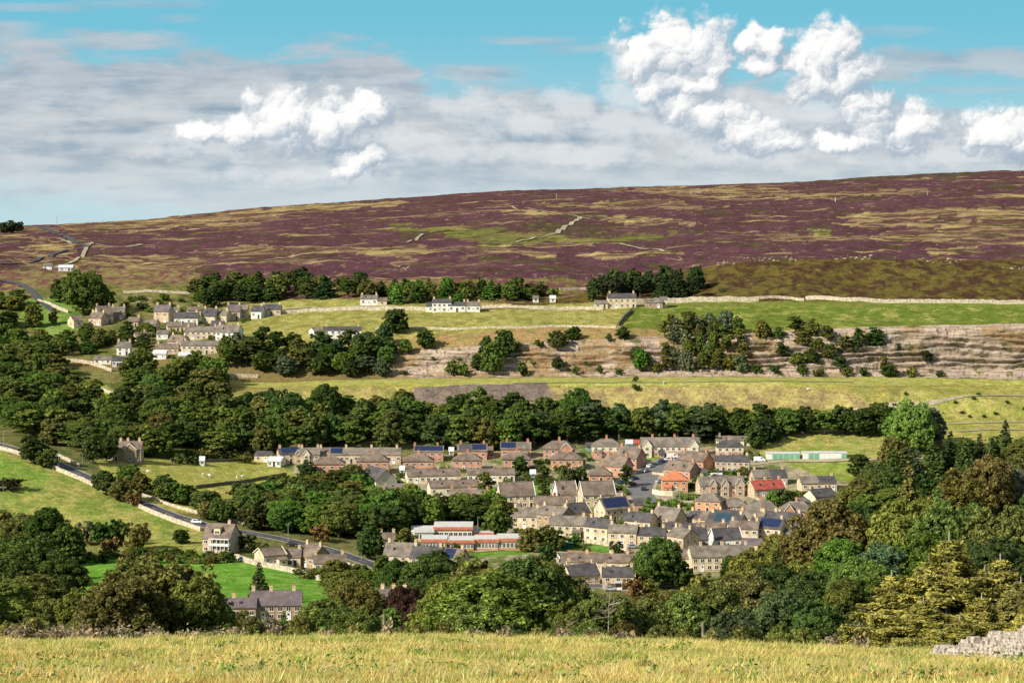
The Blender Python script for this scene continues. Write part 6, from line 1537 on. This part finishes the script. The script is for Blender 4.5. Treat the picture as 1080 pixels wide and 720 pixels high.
for a in ((36,489,30,32,'round','dark','dark round tree on the downhill verge of the valley road'),(51,493,22,22,'round','mid','dark bush beside the lamp post on the valley road'),(112,521,30,27,'round','dark','round tree between the valley road and its wall'),(127,527,28,24,'round','olive','olive bush between the valley road and its wall'),(141,533,18,15,'bush','autumn','golden bush between the valley road and its wall'),(191,573,16,17,'round','dark','dark tree on the field left of the detached house'),(190,528,18,20,'round','dark','dark tree below the mid pasture near the road'),(203,532,18,20,'round','mid','green tree below the mid pasture near the road'),(236,548,13,18,'round','mid','green tree right of the white car on the road'),
 (10,516,30,14,'bush','copper','dark purple brown bush at the left edge on the hill field'),(162,482,34,34,'round','olive','big olive tree right of the dark shaded house'),(98,489,26,34,'round','dark','dark tree standing left of the shaded house by the road'),(112,487,22,30,'round','dark','dark tree hiding the left of the shaded house'),
 (252,580,18,22,'round','dark','dark tree right of the detached house'),(265,582,16,20,'tall','dark','slim dark tree between the detached house and the cottages'),(278,586,14,16,'bush','mid','green bush left of the sunlit cottage gable'),(240,588,16,10,'bush','dark','dark bush in front of the detached house'),
 (330,610,30,12,'bush','olive','low olive shrubs below the cottages'),(316,606,16,9,'bush','dark','dark shrubs in front of the white porch'),(378,606,14,9,'bush','copper','dark red shrub by the road garden'),(388,608,20,8,'bush','yg','yellow hedge shrub by the road garden')):
    tree_on(*a[:7])
scatter([(70,590),(140,585),(200,586),(250,590),(250,594),(70,594)], 5, (4,6), (2.5,4), ['bush'], ['dark','olive','brown'], 'hedge along the top of the bright green field', 'in the hedge along the top of the bright green field', 19, maxn=34)
scatter([(180,484),(262,482),(262,488),(180,489)], 6, (5,7), (3.5,5), ['bush'], ['dark','olive'], 'hedge at the foot of the wood above the pasture', 'in the hedge above the mid pasture', 20, maxn=14)
scatter([(930,500),(1200,480),(1200,560),(900,570),(870,570)], 10, (11,16), (12,17), BL, ['olive','mid','dark','brown'], 'wood on the right of the valley', 'in the broad wood right of the village', 21, maxn=40)
scatter([(1090,450),(1200,450),(1200,480),(1090,480)], 12, (9,14), (10,15), BL, ['olive','dark'], 'wood beyond the right edge', 'in the wood beyond the right edge', 22, maxn=8)
for (p, n, lb, gp) in (([(320,503),(560,500),(560,512),(330,512)], 18, 'in the back gardens between the brick houses and cream rows', 'garden bushes of the upper estate'),
    ([(560,486),(660,482),(655,520),(560,520)], 24, 'in the gardens left of the estate road', 'garden bushes left of the estate road'),
    ([(690,482),(800,480),(800,516),(725,520)], 26, 'in the gardens right of the estate road', 'garden bushes right of the estate road'),
    ([(540,540),(700,540),(740,575),(640,585),(540,575)], 22, 'between the houses of the lower town', 'garden bushes of the lower town'),
    ([(720,535),(860,520),(860,560),(720,580)], 20, 'between the hip roofed houses and slate terraces', 'garden bushes of the right town'),
    ([(160,340),(260,338),(260,380),(160,382)], 18, 'in the gardens of the hillside village', 'garden bushes of the hillside village')):
    scatter(p, 4.5, (2.5,5), (1.8,4), ['bush'], ['dark','mid','green','yg','olive'], gp, lb, 23, maxn=n, tries=900)
scatter([(120,315),(205,312),(205,330),(130,338)], 9, (4,7), (2.5,4.5), ['bush'], ['olive','mid','yg'], 'bushes on the rough bank above the hillside village', 'on the rough bank above the hillside village', 24, dmin=1200, maxn=14)
scatter([(930,515),(985,512),(1000,640),(880,640)], 10, (10,14), (10,14), BL, ['dark','olive'], 'understorey left of the larches', 'low in the wood left of the larches', 25, maxn=6)
scatter([(60,604),(64,640),(40,660),(0,650),(0,600)], 9, (9,13), (9,12), BL, ['dark','mid'], 'wood left of the bright green field', 'in the wood left of the bright green field', 26, maxn=10)
scatter([(345,612),(400,622),(470,615),(575,622),(600,640),(360,655)], 9, (9,13), (8,13), BL, ['dark','mid','olive'], 'trees along the hidden valley bottom', 'in the valley bottom below the school', 27, maxn=24)

# --- thistles and seed heads along the lip of the near field
def clump(u, v, D, w_, h2, label, tint, group):
    s, t = ray(u, v); x = s*D; z = H(x, D); r = np.random.default_rng(int(u*3)); n = 260
    P = np.stack([np.clip(r.normal(size=n),-1.6,1.6)*w_*.24, r.normal(size=n)*.35, np.abs(r.normal(size=n))*h2*.42+.1], 1)
    me = mesh_tree('weed_clump', leaf_quads(P, r.normal(size=(n,3))+[0,-.6,.6], .14, r, 1.8), [], None, 'leaf', r)
    o = link('weed_clump', me, None, (x, D, z)); o.color = TINT[tint]+(1,); tag(o, label, 'weeds', group)
wr = random.Random(3)
for k in range(26):
    u = 12+k*9.5+wr.uniform(-3,3); clump(u, 676, 137+wr.uniform(-1.5,2.5), wr.uniform(.8,1.25), wr.uniform(.45,1.0)*(1 if u < 140 else .7), 'pinkish brown thistle clump on the left lip of the near field', 'pink', 'thistle clumps on the left lip of the near field')
for k in range(24):
    u = 285+k*31+wr.uniform(-4,4); clump(u, 676, 136+wr.uniform(-1.5,2), wr.uniform(.6,1.3), wr.uniform(.35,.8), 'brown dock clump on the lip of the near field', wr.choice(['pink','brown']), 'dock clumps along the lip of the near field')

# --- long grass of the near field
def grass():
    r = np.random.default_rng(99); n = 640000
    D = 60+(150-60)*r.random(n)**.80; u = r.uniform(-120, 1200, n); s = (u-540)/F; x = s*D*1.01
    patch = fbm(x/3.0, D/2.2, 61, 4); patch2 = fbm(x/9, D/1.6, 71, 4)
    z = np.array([0.0]*n)
    # bilinear lookup, vectorised
    c = np.clip((x/D*F+540-COLS[0])/2.4, 0, len(COLS)-1.001); ci = c.astype(int); cf = c-ci
    rr = np.clip(np.searchsorted(Dd, D, side='right')-1, 0, len(Dd)-2); rf = (D-Dd[rr])/(Dd[rr+1]-Dd[rr])
    z = (ZG[rr,ci]*(1-cf)+ZG[rr,ci+1]*cf)*(1-rf)+(ZG[rr+1,ci]*(1-cf)+ZG[rr+1,ci+1]*cf)*rf
    tuft = fbm(x/.55, D/.55, 77, 2); hh = .8*(.07+.30*np.clip((patch-.3)*1.9, 0, 1)+.26*np.clip((tuft-.52)*4, 0, 1))*r.uniform(.5, 1.3, n); wd = r.uniform(.010, .034, n)
    hh *= np.where(patch2 < .40, .45, 1)
    an = r.uniform(0, math.pi, n); lean = r.normal(size=(n,2))*.15+np.stack([(fbm(x/1.3, D/1.3, 101, 2)-.42)*.9, (fbm(x/1.3, D/1.3, 111, 2)-.5)*.6], 1)
    dx, dy = np.cos(an)*wd, np.sin(an)*wd*.6
    V = np.empty((n,3,3)); V[:,0] = np.stack([x-dx, D-dy, z-.02], 1); V[:,1] = np.stack([x+dx, D+dy, z-.02], 1); V[:,2] = np.stack([x+lean[:,0]*(hh/.4), D+lean[:,1]*(hh/.4), z+hh], 1)
    me = npmesh('long_grass', V.reshape(-1,3), np.arange(n*3).reshape(-1,3), [M['grassblade']])
    straw = np.array([.70,.58,.19]); gr = np.array([.32,.37,.07]); br = np.array([.56,.32,.10]); pale = np.array([.80,.70,.36])
    mixv = np.clip((fbm(x/1.6, D/1.3, 81, 4)-.47)*6+(fbm(x/9, D/3, 83, 3)-.5)*3+r.normal(size=n)*.35, 0, 1)[:,None]
    col = straw*(1-mixv)+gr*mixv
    b2 = np.clip((fbm(x/14, D/1.9, 91, 4)-.53)*7, 0, 1)[:,None]*np.clip(1.5-(D-92)/22, 0, 1)[:,None]; col = col*(1-b2*.8)+br*b2*.8
    p2 = (r.random(n) < .16)[:,None]; col = np.where(p2, pale, col); col *= r.uniform(.6, 1.3, (n,1))
    at = me.attributes.new('blade', 'FLOAT_COLOR', 'FACE'); a = np.ones((n,4), np.float32); a[:,:3] = col; at.data.foreach_set('color', a.ravel())
    tag(link('long_grass', me), 'long yellow straw and green grass covering the near field', 'grass', kind='stuff')
m_, g, out = newmat('grass blades'); d_ = g.new('ShaderNodeBsdfDiffuse'); t2 = g.new('ShaderNodeBsdfTranslucent'); mx = g.new('ShaderNodeMixShader'); mx.inputs[0].default_value = .3
at_ = g.new('ShaderNodeAttribute', attribute_name='blade'); g.l.new(at_.outputs['Color'], d_.inputs[0]); g.l.new(at_.outputs['Color'], t2.inputs[0]); g.l.new(d_.outputs[0], mx.inputs[1]); g.l.new(t2.outputs[0], mx.inputs[2]); g.l.new(mx.outputs[0], out.inputs[0]); M['grassblade'] = m_
grass()
# broad leaved docks and nettles in the sward
rd = np.random.default_rng(23); PP = []; NNn = []
for k in range(420):
    D = 64+80*rd.random()**.8; u = rd.uniform(-100, 1180); x = (u-540)/F*D
    if fbm(np.array([x/6]), np.array([D/4]), 121, 3)[0] < .47: continue
    z = H(x, D); q = 26; sp = rd.uniform(.15, .6)
    PP.append(np.stack([x+rd.normal(size=q)*sp, D+rd.normal(size=q)*sp*.6, z+.08+np.abs(rd.normal(size=q))*.17], 1)); NNn.append(rd.normal(size=(q,3))*.6+[0,-.3,.9])
o = link('dock_leaves', mesh_tree('dock_leaves', leaf_quads(np.concatenate(PP), np.concatenate(NNn), .085, rd, 1.8), [], None, 'leaf', rd)); o.color = (.12,.19,.04,1)
tag(o, 'broad green dock leaves growing through the near field', 'weeds', kind='stuff')
# taller dry stalks nearest the viewer, and green docks in the sward
r = np.random.default_rng(17)
m = MB()
for k in range(240):
    u = r.uniform(-60, 1140); D = r.uniform(68, 80); s, t = ray(u, 700); x = s*D; z = H(x, D); h2 = r.uniform(.4, 1.0)
    m.cone((x,D,z),(x+r.uniform(-.15,.3),D,z+h2*.7),.008,.004,M['dead_wood'],3)
tag(m.build('dry_stalks'), 'pale dry stalks standing in the nearest grass', 'grass', kind='stuff')
def boulder(u, v, wpx, label, dmin, mat='rock', grp=None, cat='rock'):
    x, y, z = ground(u, v, dmin); k = y/F*wpx; rr_ = np.random.default_rng(int(u*7+v)); V = IV*np.array([k*.5, k*.4, k*.28])*rr_.uniform(.75, 1.2, (12,1))
    m = MB(); m.mesh([tuple(p) for p in V], [tuple(f) for f in IF], M[mat]); o = m.build('boulder', None, (x, y, z+k*.08)); tag(o, label, cat, grp)
boulder(139, 695, 10, 'flat grey stone lying in the near field at left', 90); boulder(327, 685, 5, 'small pale stone lying in the near field left of centre', 90)
# outcrops along the lip of the moor
rb = random.Random(8)
for (u0, u1, v, n, nm) in ((562,600,291,16,'left of the pines'),(625,650,292,12,'above the stone farmhouse'),(755,775,277,9,'at the top of the scrub slope'),(780,845,273,34,'on the dark lip of the moor at centre right'),(877,920,272,26,'on the lip of the moor right of centre'),(968,1018,275,24,'in the pale outcrop on the moor lip at right'),(1055,1080,283,14,'at the right edge of the moor lip'),(418,436,283,10,'above the white farm cottages'),(130,160,318,14,'on the rough bank above the hillside village'),(720,745,204,10,'high on the moor near the skyline'),(850,866,243,6,'beside the green patch on the moor')):
    for k in range(n):
        boulder(rb.uniform(u0,u1), v+rb.uniform(-2.5,2.5)*(.5 if v < 250 else 1), rb.uniform(1.0,3.8)*(1.2 if rb.random() < .2 else .75), 'pale boulder in the outcrop '+nm, 1200, grp='boulders of the outcrop '+nm)
for k in range(26):
    boulder(rb.uniform(408,470), rb.uniform(388,398), rb.uniform(1.2,3), 'pale fallen block at the left foot of the quarry', 1180, grp='fallen blocks at the quarry foot')
# sheep
def sheep(u, v, yaw, label, group, dmin=625):
    x, y, z = ground(u, v, dmin); o = empty('sheep', (x,y,z), math.radians(yaw)); tag(o, label, 'sheep', group)
    if 'sheep' not in WIN:
        b = MB(); V = IV*np.array([.62,.34,.34])+[0,0,.72]; b.mesh([tuple(p) for p in V], [tuple(f) for f in IF], M['poly_white'])
        b.cone((.5,0,.85),(.85,0,.95),.17,.1,M['poly_white'],6)
        for sx in (-.35,.35):
            for sy in (-.15,.15): b.cone((sx,sy,0),(sx,sy,.55),.05,.06,M['render_cream'],5)
        WIN['sheep'] = b.data('body')
    link('body', WIN['sheep'], o); o.scale = (1.25,)*3
for i, (u, v) in enumerate(((156,499),(214,502),(221,503),(256,504),(250,505),(852,412),(700,405),(846,458))):
    sheep(u, v, i*70, 'white sheep grazing on the '+('mid pasture' if i < 5 else ('bank below the quarry' if i < 7 else 'garage field')), 'sheep grazing in the valley fields')
finish_trees()
print('TREES', COUNT, len(TREES), 'houses', HN[0])
